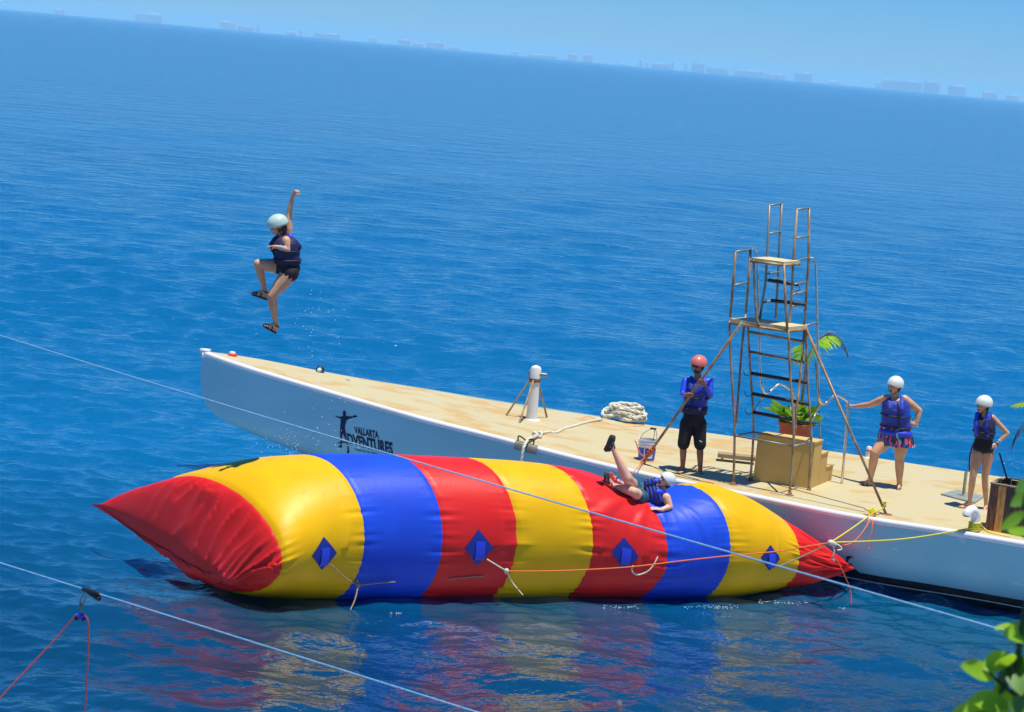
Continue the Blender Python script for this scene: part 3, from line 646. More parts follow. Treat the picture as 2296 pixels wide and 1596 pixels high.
def ropes_deck():
    c = dk(1399, 943); g = np.random.default_rng(5); pts = []
    for i in range(46):
        th = i*1.55+g.normal(0, .35); rr = .36*(.45+.55*g.random()); h = .02+(.36*max(0, 1-(rr/.42)**2)+.03)*(g.random()**.7)
        pts.append(c+Vector((rr*1.12*math.cos(th), rr*.8*math.sin(th), h*.95+.02)))
    line = smoothline(pts, 9)
    o = twisted(line, .030, M['rope'], 'rope_coil', tw=20); tag(o, 'tangled pile of thick white laid rope on the far side of the deck', 'rope')
    o.data.transform(Matrix.Translation(-c)); o.location = c
    run = [dk(1348, 940, .04), dk(1318, 946, .03), dk(1287, 955, .03), dk(1262, 962, .03), dk(1247, 970, .03), dk(1230, 969, .03), dk(1214, 972, .04), dk(1203, 977, .06), dk(1186, 985, .07), dk(1177, 996, .05)]
    a = run[-1]; run += [a+Vector((-.03, -.09, -.10)), a+Vector((-.05, -.12, -.35)), a+Vector((-.07, -.13, -.75)), a+Vector((-.08, -.13, -1.15))]
    o = twisted(smoothline(run, 8), .026, M['rope'], 'mooring_rope', tw=24); tag(o, 'thick white rope running over the fairlead and down the hull', 'rope')
    k = dk(1204, 976, .05); mb = MB()
    for i in range(3): mb.tube(smoothline([k+Vector((.07*math.cos(q+i), .05*math.sin(q+i), .035*math.sin(q*2+i*2)+.02)) for q in np.linspace(0, 6.28, 8)[:-1]], 5, True), .02, 6, True)
    o = mb.build('rope_knot', M['rope']); tag(o, 'bulky knot in the white rope just behind the fairlead', 'knot')
    # thin orange line under the coil, black cords on the deck
    mb = MB(); mb.tube(smoothline([dk(1300, 940, .01), dk(1318, 934, .01), dk(1340, 942, .012), dk(1375, 953, .012), dk(1415, 957, .012), dk(1444, 952, .012), dk(1432, 944, .012)], 6), .008, 6); o = mb.build('thin_line', M['orope']); tag(o, 'thin orange line lying under the white rope pile', 'line')
    def cord(pts, lab, r=.007, h=.01):
        mb = MB(); mb.tube(smoothline([dk(*p, h) for p in pts], 6), r, 6); o = mb.build('black_cord', M['cord']); tag(o, lab, 'cord')
    cord([(1308, 938), (1318, 941), (1324, 944), (1345, 948)] and [(1262, 983), (1300, 985), (1345, 985), (1390, 995), (1430, 1003), (1475, 1009)], 'black cord lying across the deck left of the bucket', .005)
    cord([(1473, 983), (1500, 989), (1530, 995), (1549, 999)], 'short black cord between bucket rim and the guide', .006)
    cord([(1469, 1024), (1477, 1029), (1487, 1026), (1500, 1029), (1512, 1031), (1524, 1034)], 'knotted black cord running from the bucket to the guide', .008, .012)
    cord([(1470, 1026), (1484, 1033), (1500, 1038), (1524, 1038)], 'black cord loop lying in front of the knotted cord', .007)
    cord([(1432, 1041), (1442, 1043), (1452, 1041), (1480, 1055), (1520, 1068), (1560, 1076), (1600, 1084)], 'black cord along the near deck edge by the blue stripe', .006)
    cord([(1725, 1104), (1800, 1119), (1880, 1136), (1940, 1148)], 'thin black cord along the near gunwale right of the tower', .005)
ropes_deck()

def bucket():
    b = dk(1447.5, 1034); t = onplane(1450.5, 983, b, b+Vector((1, 0, 0))); H_ = .36; r0, r1 = .128, .143
    root = empty('bucket', b, 'white plastic bucket with a blue label standing beside the guide', 'bucket')
    mb = MB(); mb.lathe(b, [(r0*.96, 0), (r0, .01), (r1, H_*.70), (r1+.008, H_*.71), (r1+.008, H_*.74), (r1, H_*.75), (r1+.001, H_*.83), (r1+.009, H_*.84), (r1+.009, H_*.87), (r1+.002, H_*.88), (r1+.003, H_*.97), (r1+.010, H_*.98), (r1+.010, H_), (r1-.004, H_), (r1-.006, H_*.5), (r0*.8, .03), (.01, .03)], 32); mb.build('pail', M['bucket'], root, angle=40)
    mb = MB(); mb.lathe(b, [(.10, .11), (.128, .112), (.13, .11)], 24); mb.build('sand', M['soil'], root)
    def lab(a0, a1, z0, z1, m, nm, off=.002):
        mb = MB(); rows = []
        for z in np.linspace(z0, z1, 4): rr = r0+(r1-r0)*z/(H_*.7)+off; rows.append([b+Vector((rr*math.cos(a), rr*math.sin(a), z)) for a in np.linspace(a0, a1, 14)])
        mb.grid(rows); return mb.build(nm, m, root)
    lab(R(190), R(246), .035, .235, M['blabel'], 'label'); lab(R(254), R(350), .035, .235, M['blabel'], 'label')
    lab(R(275), R(308), .155, .19, M['rlabel'], 'label_mark', .0045); lab(R(275), R(308), .07, .15, M['bucket'], 'label_mark', .0045)
    mb = MB(); e0, e1 = b+Vector((-r1, .0, H_*.88)), b+Vector((r1, 0, H_*.88)); ap = b+Vector((.055, .03, H_+.17))
    mb.tube(smoothline([e0, e0.lerp(ap, .5)+Vector((-.03, 0, .03)), ap, ap+Vector((.045, 0, -.01)), e1.lerp(ap, .5)+Vector((.03, 0, .03)), e1], 6), .005, 6); mb.build('handle', M['steel'], root)
    mb = MB(); mb.cap(ap+Vector((-.02, 0, .005)), ap+Vector((.05, 0, 0)), .017, .015); mb.tube(smoothline([ap+Vector((.03, 0, 0)), ap+Vector((.04, 0, -.1)), ap+Vector((.02, -.02, -.2))], 4), .005, 5); mb.build('cord_tie', M['cord'], root)
bucket()

# ------------------------------------------------------------------ steps box, tower
F1 = dk(1643.6, 1087.7); F2 = dk(1769.3, 1110.9); F3 = dk(1681.6, 1080); F4 = dk(1812.6, 1101)
E1 = ((F2-F1)+(F4-F3)); E1.z = 0; E1.normalize()
c0 = dk(1687.5, 1079.8); c1 = dk(1814.8, 1098.4); c2 = dk(1886.5, 1083.6)
E1 = (c1-c0); E1.z = 0; WB = E1.length; E1.normalize(); E2 = (c2-c1); E2.z = 0; DB = E2.length; E2 = E2-E1*E2.dot(E1)*.5; E2.normalize()
ZD = deck_z(c0.x)
def basis_box(mb, o, a, b, z0, z1):   # box from corner o spanning a, b (horizontal) and z0..z1
    vs = [o+a*i+b*j+Vector((0, 0, z)) for z in (z0, z1) for i, j in ((0, 0), (1, 0), (1, 1), (0, 1))]
    mb.add(vs, [(3, 2, 1, 0), (4, 5, 6, 7), (0, 1, 5, 4), (1, 2, 6, 5), (2, 3, 7, 6), (3, 0, 4, 7)])
def steps():
    root = empty('boarding_steps', c0, 'tan painted three step boarding box under the rusty tower', 'steps')
    a = E1*WB; zt = onplane(1693.7, 972.3, c0, c1).z-c0.z; o = Vector((c0.x, c0.y, ZD))
    third = DB/3; hs = [zt, zt*.70, zt*.37]
    for i, (h, nm) in enumerate(zip(hs, ('top_block', 'middle_step', 'bottom_step'))):
        st_, ln = [(0, .36), (.36, .32), (.68, .32)][i]
        mb = MB(); basis_box(mb, o+E2*(DB*st_+(.003 if i else 0)), a, E2*(DB*ln-.003), .0, h-.025); mb.build(nm, M['boxp'], root, smooth=False)
        mb = MB(); basis_box(mb, o+E2*(DB*st_)-E1*.012-E2*(.012 if i == 0 else -.004), a+E1*.024, E2*(DB*ln+(.006 if i == 0 else .008)), h-.024, h); mb.build('tread', M['boxp'], root, smooth=False)
    # board lying out to the left
    p = dk(1607, 1037); q = dk(1691, 1046); d = (q-p); d.z = 0; r2 = empty('wooden_board', p, 'weathered plank projecting left from the steps just above the deck', 'plank')
    w = Vector((-d.y, d.x, 0)).normalized()*.22; o2 = Vector((p.x, p.y, ZD))
    mb = MB(); basis_box(mb, o2, d, w, .085, .15); mb.build('plank', M['wood'], r2, smooth=False)
    mb = MB(); basis_box(mb, o2+d*.1+w*.2, d*.06, w*.6, 0, .083); mb.build('batten', M['wood'], r2, smooth=False)
steps()

def tower():
    kA = .24713; A = lambda x, y: (1554+x*kA, 442.3+y*kA); C3 = lambda x, y: (1554+x*.24723, 777+y*.24723)
    root = empty('jump_tower', F1, 'tall rusty tubular jump tower with two tan plywood platforms', 'tower')
    Fp = lambda p: onplane(*p, F1, F2)
    Bp = lambda p: onplane(*p, F3, F4)
    G0, G1 = F3+(F3-F1)*.75, F4+(F4-F2)*.75
    Gp = lambda p: onplane(*p, G0, G1)
    H0, H1 = F3+E2*(DB*.93), F4+E2*(DB*.93)
    Hp = lambda p: onplane(*p, H0, H1)
    def pole(name, pts, m='rust', r=.019, sm=0):
        mb = MB(); mb.tube(smoothline(pts, sm) if sm else pts, r, 10); return mb.build(name, M[m], root)
    legs = [[Fp(A(325, 1120)), Fp(C3(340, 150)), Fp(C3(362, 500)), Fp(C3(374, 800)), F1], [Fp(A(862, 1200)), Fp(C3(880, 300)), Fp(C3(903, 620)), Fp(C3(908, 850)), F2],
            [Bp(A(493, 1110)), Bp(C3(515, 200)), Bp(C3(535, 480)), Bp(C3(545, 780)), F3], [Bp(A(1020, 1150)), Bp(C3(1035, 300)), Bp(C3(1058, 620)), Bp(C3(1068, 880)), F4]]
    for L, f in zip(legs, (F1, F2, F3, F4)):
        o = pole('leg', L, sm=4); mb = MB(); mb.lathe(f+Vector((0, 0, .0)), [(.075, 0), (.07, .012), (.035, .02), (.028, .06)], 14); mb.build('foot_flange', M['rustdark'], o)
    # inclined members joining the front legs half way down
    pole('brace_tube', [Bp(A(472, 1060)), Bp(C3(440, 0)), Bp(C3(415, 330)).lerp(Fp(C3(415, 330)), .5), Fp(C3(388, 690))])
    pole('brace_tube', [Bp(A(1008, 1170)), Bp(C3(985, 100)), Bp(C3(950, 450)).lerp(Fp(C3(950, 450)), .5), Fp(C3(912, 810))])
    # low frame
    a, b, c, d = Fp(C3(382, 808)), Fp(C3(905, 903)), Bp(C3(547, 775)), Bp(C3(1068, 868))
    for p, q in ((a, b), (c, d), (a, c), (b, d)): pole('rail', [p, q], 'steel', .015)
    # main ladder
    for i, (p, q) in enumerate((((497, 1218), (1015, 1312)), ((512, 1400), (1030, 1503)))): pole('rung', [Bp(A(*p)), Bp(A(*q))], r=.021)
    for p, q in (((515, 240), (1047, 330)), ((525, 425), (1062, 525)), ((530, 592), (1072, 695))):
        P, Q = Bp(C3(*p)), Bp(C3(*q)); o = pole('rung', [P, Q], r=.016)
        d_ = (Q-P); mb = MB(); n = 26
        mb.tube([P+d_*(.02+.96*i/n) for i in range(n+1)], [.027+.002*(i % 2) for i in range(n+1)], 10); mb.build('rubber_sleeve', M['black'], o)
        mb = MB(); mb.tube(smoothline([P+d_*.03, P+Vector((-.06, 0, -.05)), P+Vector((-.11, -.02, .03))], 4), .006, 5); mb.build('tie', M['cord'], o)
    # lower platform
    def platform(nl, nr_, rr, bl, th, name):
        bot = [p-Vector((0, 0, th)) for p in (nl, nr_, rr, bl)]; mb = MB(); mb.add([nl, nr_, rr, bl]+bot, [(0, 1, 2, 3), (7, 6, 5, 4), (0, 4, 5, 1), (1, 5, 6, 2), (2, 6, 7, 3), (3, 7, 4, 0)]); o = mb.build(name, M['ply'], root, smooth=False)
        c = [p-Vector((0, 0, th+.022)) for p in (nl, nr_, rr, bl)]; mb = MB()
        for i in range(4): mb.tube([c[i], c[(i+1) % 4]], .022, 8)
        mb.build('edge_tube', M['rust'], o)
    nl = Fp(A(335, 1085)); nr_ = Fp(A(858, 1192)); z = (nl.z+nr_.z)/2; nl.z = nr_.z = z
    v = Bp(A(1030, 1150)); W2 = v-nr_; W2.z = 0
    platform(nl, nr_, nr_+W2, nl+W2, .045, 'lower_platform')
    ul = Fp(A(527, 543)); ur = Fp(A(820, 590)); z = (ul.z+ur.z)/2; ul.z = ur.z = z; v = Bp(A(968, 556)); W3 = v-ur; W3.z = 0
    platform(ul, ur, ur+W3, ul+W3, .03, 'upper_platform')
    # upper frame legs
    pole('frame_leg', [Fp(A(545, 570)), Fp(A(560, 900)), Fp(A(573, 1080)), Fp(A(590, 1150)), Fp(A(605, 1160))], sm=4)
    pole('frame_leg', [Fp(A(820, 600)), Fp(A(838, 1000)), Fp(A(852, 1200))], r=.021)
    # ladder rails above and below the upper platform
    rails = [[(690, 70), (670, 510), (655, 770), (597, 1135)], [(940, 105), (906, 560), (892, 880), (868, 1190)]]
    for L in rails: pole('upright', [Bp(A(*p)) for p in L], 'steel' if L[0][0] == 690 else 'rust', .020)
    rg = [[(802, 50), (776, 510), (768, 740), (745, 1097)], [(1050, 92), (1045, 560), (1025, 900), (1003, 1170)]]
    for L in rg: pole('upright', [Gp(A(*p)) for p in L], 'steel' if L[0][0] == 802 else 'rust', .020)
    for p, q in (((690, 76), (802, 54)), ((682, 332), (792, 310)), ((668, 695), (775, 678)), ((665, 755), (772, 735)), ((640, 955), (720, 930)), ((940, 112), (1050, 96)), ((925, 372), (1048, 350)), ((905, 792), (1028, 768)), ((900, 882), (1024, 850)), ((893, 990), (1018, 960)), ((840, 600), (1045, 548))):
        pole('rung', [Bp(A(*p)), Gp(A(*q))], 'steel' if q[1] < 800 else 'rust', .016)
    for p, q in (((680, 750), (950, 795)), ((702, 935), (1010, 972))):
        P, Q = Bp(A(*p)), Bp(A(*q)).lerp(Gp(A(*q)), .3); o = pole('rung', [P, Q], 'rust', .014); mb = MB(); n = 20
        mb.tube([P.lerp(Q, i/n) for i in range(n+1)], [.027+.003*(i % 2) for i in range(n+1)], 10); mb.build('rubber_sleeve', M['black'], o)
        mb = MB(); mb.tube(smoothline([Q, Q+Vector((.03, -.03, -.06)), Q+Vector((-.02, -.03, -.09))], 4), .007, 5); mb.build('tie', M['cord'], o)
    # left guard rail of the lower platform
    pole('upright', [Fp(A(382, 492)), Fp(A(362, 780)), Fp(A(332, 1085))], 'rust', .021); pole('upright', [Bp(A(518, 478)), Bp(A(500, 760)), Bp(A(474, 1050))], 'rust', .021)
    pole('rung', [Fp(A(382, 495)), Bp(A(518, 472))], 'steel', .016); pole('rung', [Fp(A(370, 800)), Bp(A(500, 766))], 'steel', .016)
    pole('guard_rail', [Bp(A(518, 472)), Bp(A(540, 465)), Gp(A(562, 480)), Gp(A(578, 520)), Gp(A(584, 700)), Gp(A(592, 1050)), Gp(A(606, 1500)), Gp(C3(620, 340)), Gp(C3(650, 420)).lerp(Hp(C3(650, 420)), .15), Gp(C3(695, 405)).lerp(Hp(C3(695, 405)), .35), Gp(C3(780, 340)).lerp(Hp(C3(780, 340)), .6), Gp(C3(860, 378)).lerp(Hp(C3(860, 378)), .85), Hp(C3(905, 420)), Hp(C3(922, 480)), Hp(C3(926, 740))], 'stain', .018, 4)
    pole('guard_rail', [Gp(A(1050, 552)), Gp(A(1080, 556)), Gp(A(1103, 590)), Gp(A(1112, 660)), Gp(A(1124, 1130)), Gp(C3(1130, 100)), Gp(C3(1137, 430)), Gp(C3(1155, 505)).lerp(Hp(C3(1155, 505)), .15), Gp(C3(1200, 512)).lerp(Hp(C3(1200, 512)), .35), Gp(C3(1285, 440)).lerp(Hp(C3(1285, 440)), .6), Gp(C3(1370, 475)).lerp(Hp(C3(1370, 475)), .9), Hp(C3(1402, 505)), Hp(C3(1404, 560)), Hp(C3(1375, 900)), Hp(C3(1345, 1243))], 'stain', .020, 4)
    pole('rail', [Bp(C3(550, 590)), Gp(C3(632, 450))], 'stain', .016); pole('rail', [Bp(C3(1075, 672)), Gp(C3(1150, 535))], 'stain', .016)
    pole('rail', [Bp(A(1020, 1165)), Gp(A(1125, 1132))], 'steel', .016)
    # stays
    f5 = dk(1986.6, 1154); pole('stay', [Bp(A(1012, 1165)), f5], 'rust', .021); mb = MB(); mb.lathe(f5, [(.10, 0), (.09, .01), (.03, .02)], 14); mb.build('foot_flange', M['rustdark'], root)
    f6 = dk(1441, 1041); P0 = Fp(A(440, 1135)); P0 = at(*proj(P0), P0.y-.22); pole('stay', [P0, f6+Vector((0, 0, .04))], 'rust', .022)
    return P0, f6
STAY0, STAY1 = tower()

# ------------------------------------------------------------------ plants on deck
def leaf_blade(mb, base, tip, w, up, droop=.2, n=5, fold=.15):
    d = tip-base; s = d.cross(up)
    s = s.normalized() if s.length > 1e-6 else Vector((1, 0, 0)); nn = s.cross(d).normalized(); rows = []
    for i in range(n+1):
        t = i/n; c = base+d*t-Vector((0, 0, 1))*(droop*d.length*t*t); ww = w*math.sin(math.pi*min(1, t*.93+.07))**.8
        rows.append([c-s*ww, c-nn*ww*fold, c+s*ww])
    mb.grid(rows)
def frond(mb_leaf, mb_stem, pts, leaflen, n, up=Vector((0, 0, 1)), hang=.6, g=None, w=.016, sides=(1, -1)):
    line = smoothline(pts, 8); mb_stem.tube(line, [max(.004, .012*(1-i/len(line))) for i in range(len(line))], 6)
    for i in range(n):
        t = .12+.86*i/n; k = t*(len(line)-1); j = int(k); p = line[j].lerp(line[min(j+1, len(line)-1)], k-j); d = (line[min(j+1, len(line)-1)]-line[j]).normalized()
        for sg in sides:
            s = d.cross(up).normalized()*sg; L = leaflen*math.sin(math.pi*(.18+.78*t))*g.uniform(.8, 1.1)
            tip = p+(s*(1-hang*.5)+d*.65-Vector((0, 0, 1))*hang*g.uniform(.6, 1.3)).normalized()*L; leaf_blade(mb_leaf, p, tip, w, d.cross(s), .15, 3)
def pot_plant():
    b = dk(1777, 1012); t = onplane(1777, 945, b, b+Vector((1, 0, 0))); H_ = t.z-b.z; r = .285
    root = empty('potted_palm', b, 'terracotta pot with leafy plants and a small palm behind the steps', 'potted plant')
    mb = MB(); mb.lathe(b, [(r*.86, 0), (r*.97, H_*.86), (r*1.06, H_*.87), (r*1.07, H_), (r*.97, H_), (r*.93, H_*.9)], 32); mb.build('pot', M['terra'], root, angle=40)
    mb = MB(); mb.lathe(b, [(r*.96, H_*.89), (.02, H_*.93)], 24); mb.build('soil', M['soil'], root)
    g = np.random.default_rng(11); top = b+Vector((0, 0, H_*.9)); mb = MB(); mb2 = MB()
    for i in range(210):
        a = g.uniform(0, 6.28); rr = r*math.sqrt(g.random())*.95; p = top+Vector((rr*math.cos(a), rr*math.sin(a), g.uniform(0, .25)))
        el = g.uniform(.2, 1.3); a2 = a+g.normal(0, .7); d = Vector((math.cos(a2)*math.cos(el), math.sin(a2)*math.cos(el), math.sin(el))); L = g.uniform(.10, .20)
        leaf_blade(mb if g.random() < .6 else mb2, p, p+d*L, L*.28, Vector((0, 0, 1)), .25, 4)
    for (x, y) in ((1724, 906), (1733, 898), (1790, 893), (1836, 905), (1845, 930), (1745, 912), (1800, 900)):
        q = onplane(x, y, b, b+Vector((1, 0, 0))); 
        for k in range(5): leaf_blade(mb, q.lerp(top, .5)+Vector((g.normal(0, .03), g.normal(0, .05), 0)), q+Vector((g.normal(0, .04), g.normal(0, .06), g.normal(0, .03))), .035, Vector((0, 1, 0)), .1, 4)
    tag(mb.build('foliage', M['leaf2'], root), kind='stuff'); tag(mb2.build('foliage', M['leaf'], root), kind='stuff')
    mb = MB(); ml = MB()
    Q = lambda x, y, dy=0.: onplane(x, y, b+Vector((0, dy, 0)), b+Vector((1, dy, 0)))
    stem = [top+Vector((.05, 0, 0)), Q(1797, 900), Q(1803, 850), Q(1806, 815)]
    mb.tube(smoothline(stem, 6), [.03*(1-.5*i/18) for i in range(19)], 8)
    frond(ml, mb, [Q(1806, 815), Q(1822, 776), Q(1845, 755), Q(1868, 752), Q(1884, 762)], .32, 40, g=g, hang=.7, w=.015)
    frond(ml, mb, [Q(1806, 818), Q(1803, 790, .1), Q(1795, 772, .2), Q(1786, 778, .3)], .26, 30, g=g, hang=1.0, w=.014)
    mb.build('stem', M['trunk'], root); tag(ml.build('frond', M['leaf2'], root), kind='stuff')
    ml = MB(); mb = MB(); frond(ml, mb, [Q(1838, 757), Q(1860, 744), Q(1880, 754), Q(1895, 776), Q(1902, 800)], .22, 34, g=g, hang=1.8, w=.012)
    mb.tube(smoothline([Q(1828, 815), Q(1832, 870), Q(1836, 930), Q(1838, 985)], 5), .016, 6); tag(ml.build('dry_frond', M['dry'], root), kind='stuff'); mb.build('dry_stem', M['dry'], root)
pot_plant()

def umbrella_base():
    c = [dk(2107.6, 1113), dk(2144, 1103.5), dk(2207, 1117), dk(2183.7, 1133)]
    root = empty('umbrella_base', dk(2158.8, 1118), 'grey concrete umbrella base with a short empty pole stub', 'umbrella base')
    up = Vector((0, 0, .045)); mb = MB(); mb.add(c+[p+up for p in c], [(3, 2, 1, 0), (4, 5, 6, 7), (0, 1, 5, 4), (1, 2, 6, 5), (2, 3, 7, 6), (3, 0, 4, 7)]); mb.build('slab', M['concrete'], root, smooth=False)
    p = dk(2159, 1111, .045); mb = MB(); H_ = onplane(2162.7, 1057, p, p+Vector((1, 0, 0))).z-p.z; mb.lathe(p, [(.045, 0), (.045, .015), (.026, .018), (.026, H_), (.020, H_), (.018, H_*.7)], 16); mb.build('pole_stub', mat('pale_green_pole', (.42, .44, .25), .5, col2=(.3, .3, .18), scale=20), root, angle=40)
umbrella_base()

def vent_pipe():
    b = dk(2182.5, 1192); root = empty('vent_pipe', b, 'white pipe elbow vent wrapped with yellow rope at the gunwale', 'vent pipe')
    z = Vector((0, 0, 1)); l = Vector((-.8, -.6, 0)).normalized(); mb = MB(); r = .068
    mb.tube(smoothline([b, b+z*.16, b+z*.24, b+z*.31+l*.05, b+z*.33+l*.12, b+z*.29+l*.185, b+z*.25+l*.20], 5), r, 18); mb.build('pipe', M['pvc'], root)
    mb = MB(); e = b+z*.245+l*.203; mb.lathe(e, [(r*.8, .0), (.001, .001)], 14); mb.build('mouth', M['black'], root)
    # yellow rope turns round it, tail to the right
    mb = MB(); pts = []
    for i in range(60): q = i*.55; pts.append(b+Vector(((r+.012)*math.cos(q), (r+.012)*math.sin(q), .02+.0022*i)))
    mb.tube(pts, .013, 6); o = mb.build('yellow_rope_turns', M['yrope']); tag(o, 'turns of yellow rope wound round the white pipe elbow', 'rope')
    mb = MB(); mb.tube(smoothline([b+Vector((.08, 0, .12)), dk(2205, 1184, .03), dk(2218, 1193.4, .015), dk(2240, 1199, .012), dk(2265, 1204, .012)], 6), .014, 6); o = mb.build('yellow_rope_tail', M['yrope']); tag(o, 'loose yellow rope tail beside the wooden planter', 'rope')
    return b
VP = vent_pipe()

def planter():
    a = dk(2207.3, 1188.2); b = dk(2288, 1204); d = (b-a); d.z = 0; d.normalize(); n = Vector((-d.y, d.x, 0)); n = n if n.y > 0 else -n
    H_ = onplane(2216.5, 1083.3, a, b).z-a.z; W = 1.25; D = .62
    root = empty('wooden_planter', a, 'tall wooden planter box with dark and orange planks at the right', 'planter'); o = Vector((a.x, a.y, a.z))
    def plank(s, w, m, face):
        mb = MB(); h = H_-.012*(s*7 % 1)
        if face == 0: basis_box(mb, o+d*s, d*(w-.008), n*.025, 0.0, h)
        elif face == 1: basis_box(mb, o+n*(s+.028)+d*.002, n*(w-.008), d*.025, 0.0, h)
        elif face == 2: basis_box(mb, o+n*(s+.028)+d*(W-.03), n*(w-.008), d*.025, 0.0, h)
        else: basis_box(mb, o+d*s+n*D, d*(w-.008), n*.025, 0.0, h)
        mb.build('plank', M[m], root, smooth=False)
    seq = ['brownplank', 'orangeplank', 'darkplank', 'brownplank', 'darkplank', 'brownplank', 'orangeplank', 'darkplank', 'brownplank', 'darkplank', 'brownplank']
    for i in range(10): plank(i*.125, .125, seq[i], 0); plank(i*.125, .125, seq[-i-1], 3)
    for i in range(5): plank(i*.118, .118, seq[i+3], 1); plank(i*.118, .118, seq[i+4], 2)
    mb = MB(); basis_box(mb, o-d*.01-n*.01+Vector((0, 0, H_)), d*(W+.02), n*.05, .002, .02); basis_box(mb, o-d*.01+n*(D-.01)+Vector((0, 0, H_)), d*(W+.02), n*.05, .002, .02)
    basis_box(mb, o-d*.01+n*.042+Vector((0, 0, H_)), d*.05, n*(D-.055), .002, .02); basis_box(mb, o+d*(W-.04)+n*.042+Vector((0, 0, H_)), d*.05, n*(D-.055), .002, .02); mb.build('rim', M['wood'], root, smooth=False)
    mb = MB(); basis_box(mb, o+d*.03+n*.03, d*(W-.07), n*(D-.05), .1, H_-.07); mb.build('soil', M['soil'], root, smooth=False)
    s0 = onplane(2258.4, 1078, a+n*.3, b+n*.3); s1 = onplane(2240, 1016.4, a+n*.3, b+n*.3)
    mb = MB(); mb.cap(s0-(s1-s0)*.3, s1, .014, .012, 8); o2 = mb.build('pole_stick', M['cord']); o2['_'] = 0; del o2['_']; tag(o2, 'thin dark stick leaning out of the wooden planter', 'stick')
    # palm standing in the planter; only its outer fronds reach into the picture
    g = np.random.default_rng(4); base = o+d*.85+n*.3+Vector((0, 0, H_-.08)); q = lambda x, y: onplane(x, y, base, base+d)
    r2 = empty('planter_palm', base, 'palm in the wooden planter with green and dry grey fronds', 'palm')
    mb = MB(); crown = q(2345, 925); mb.tube(smoothline([base, base.lerp(crown, .5)+Vector((.03, 0, 0)), crown], 6), [.05-.0015*i for i in range(13)], 10); mb.build('trunk', M['trunk'], r2)
    ml = MB(); ms = MB()
    frond(ml, ms, [crown, q(2318, 905), q(2290, 902), q(2266, 908)], .19, 28, g=g, hang=.4, w=.010)
    for a_, l_ in ((.3, .9), (1.4, .8), (5.3, .9), (.9, .8)):
        u = Vector((math.cos(a_), math.sin(a_), 0)); frond(ml, ms, [crown, crown+u*l_*.35+Vector((0, 0, .3)), crown+u*l_*.75+Vector((0, 0, .25)), crown+u*l_+Vector((0, 0, -.05))], .3, 24, g=g, hang=.5, w=.012)
    tag(ml.build('frond', M['leaf2'], r2), kind='stuff'); ms.build('frond_stem', M['trunk'], r2)
    ml = MB(); ms = MB(); frond(ml, ms, [crown, q(2315, 935), q(2288, 955), q(2272, 985), q(2266, 1015)], .19, 34, g=g, hang=2.2, w=.010); tag(ml.build('dry_frond', M['dry'], r2), kind='stuff'); ms.build('dry_stem', M['dry'], r2)
planter()

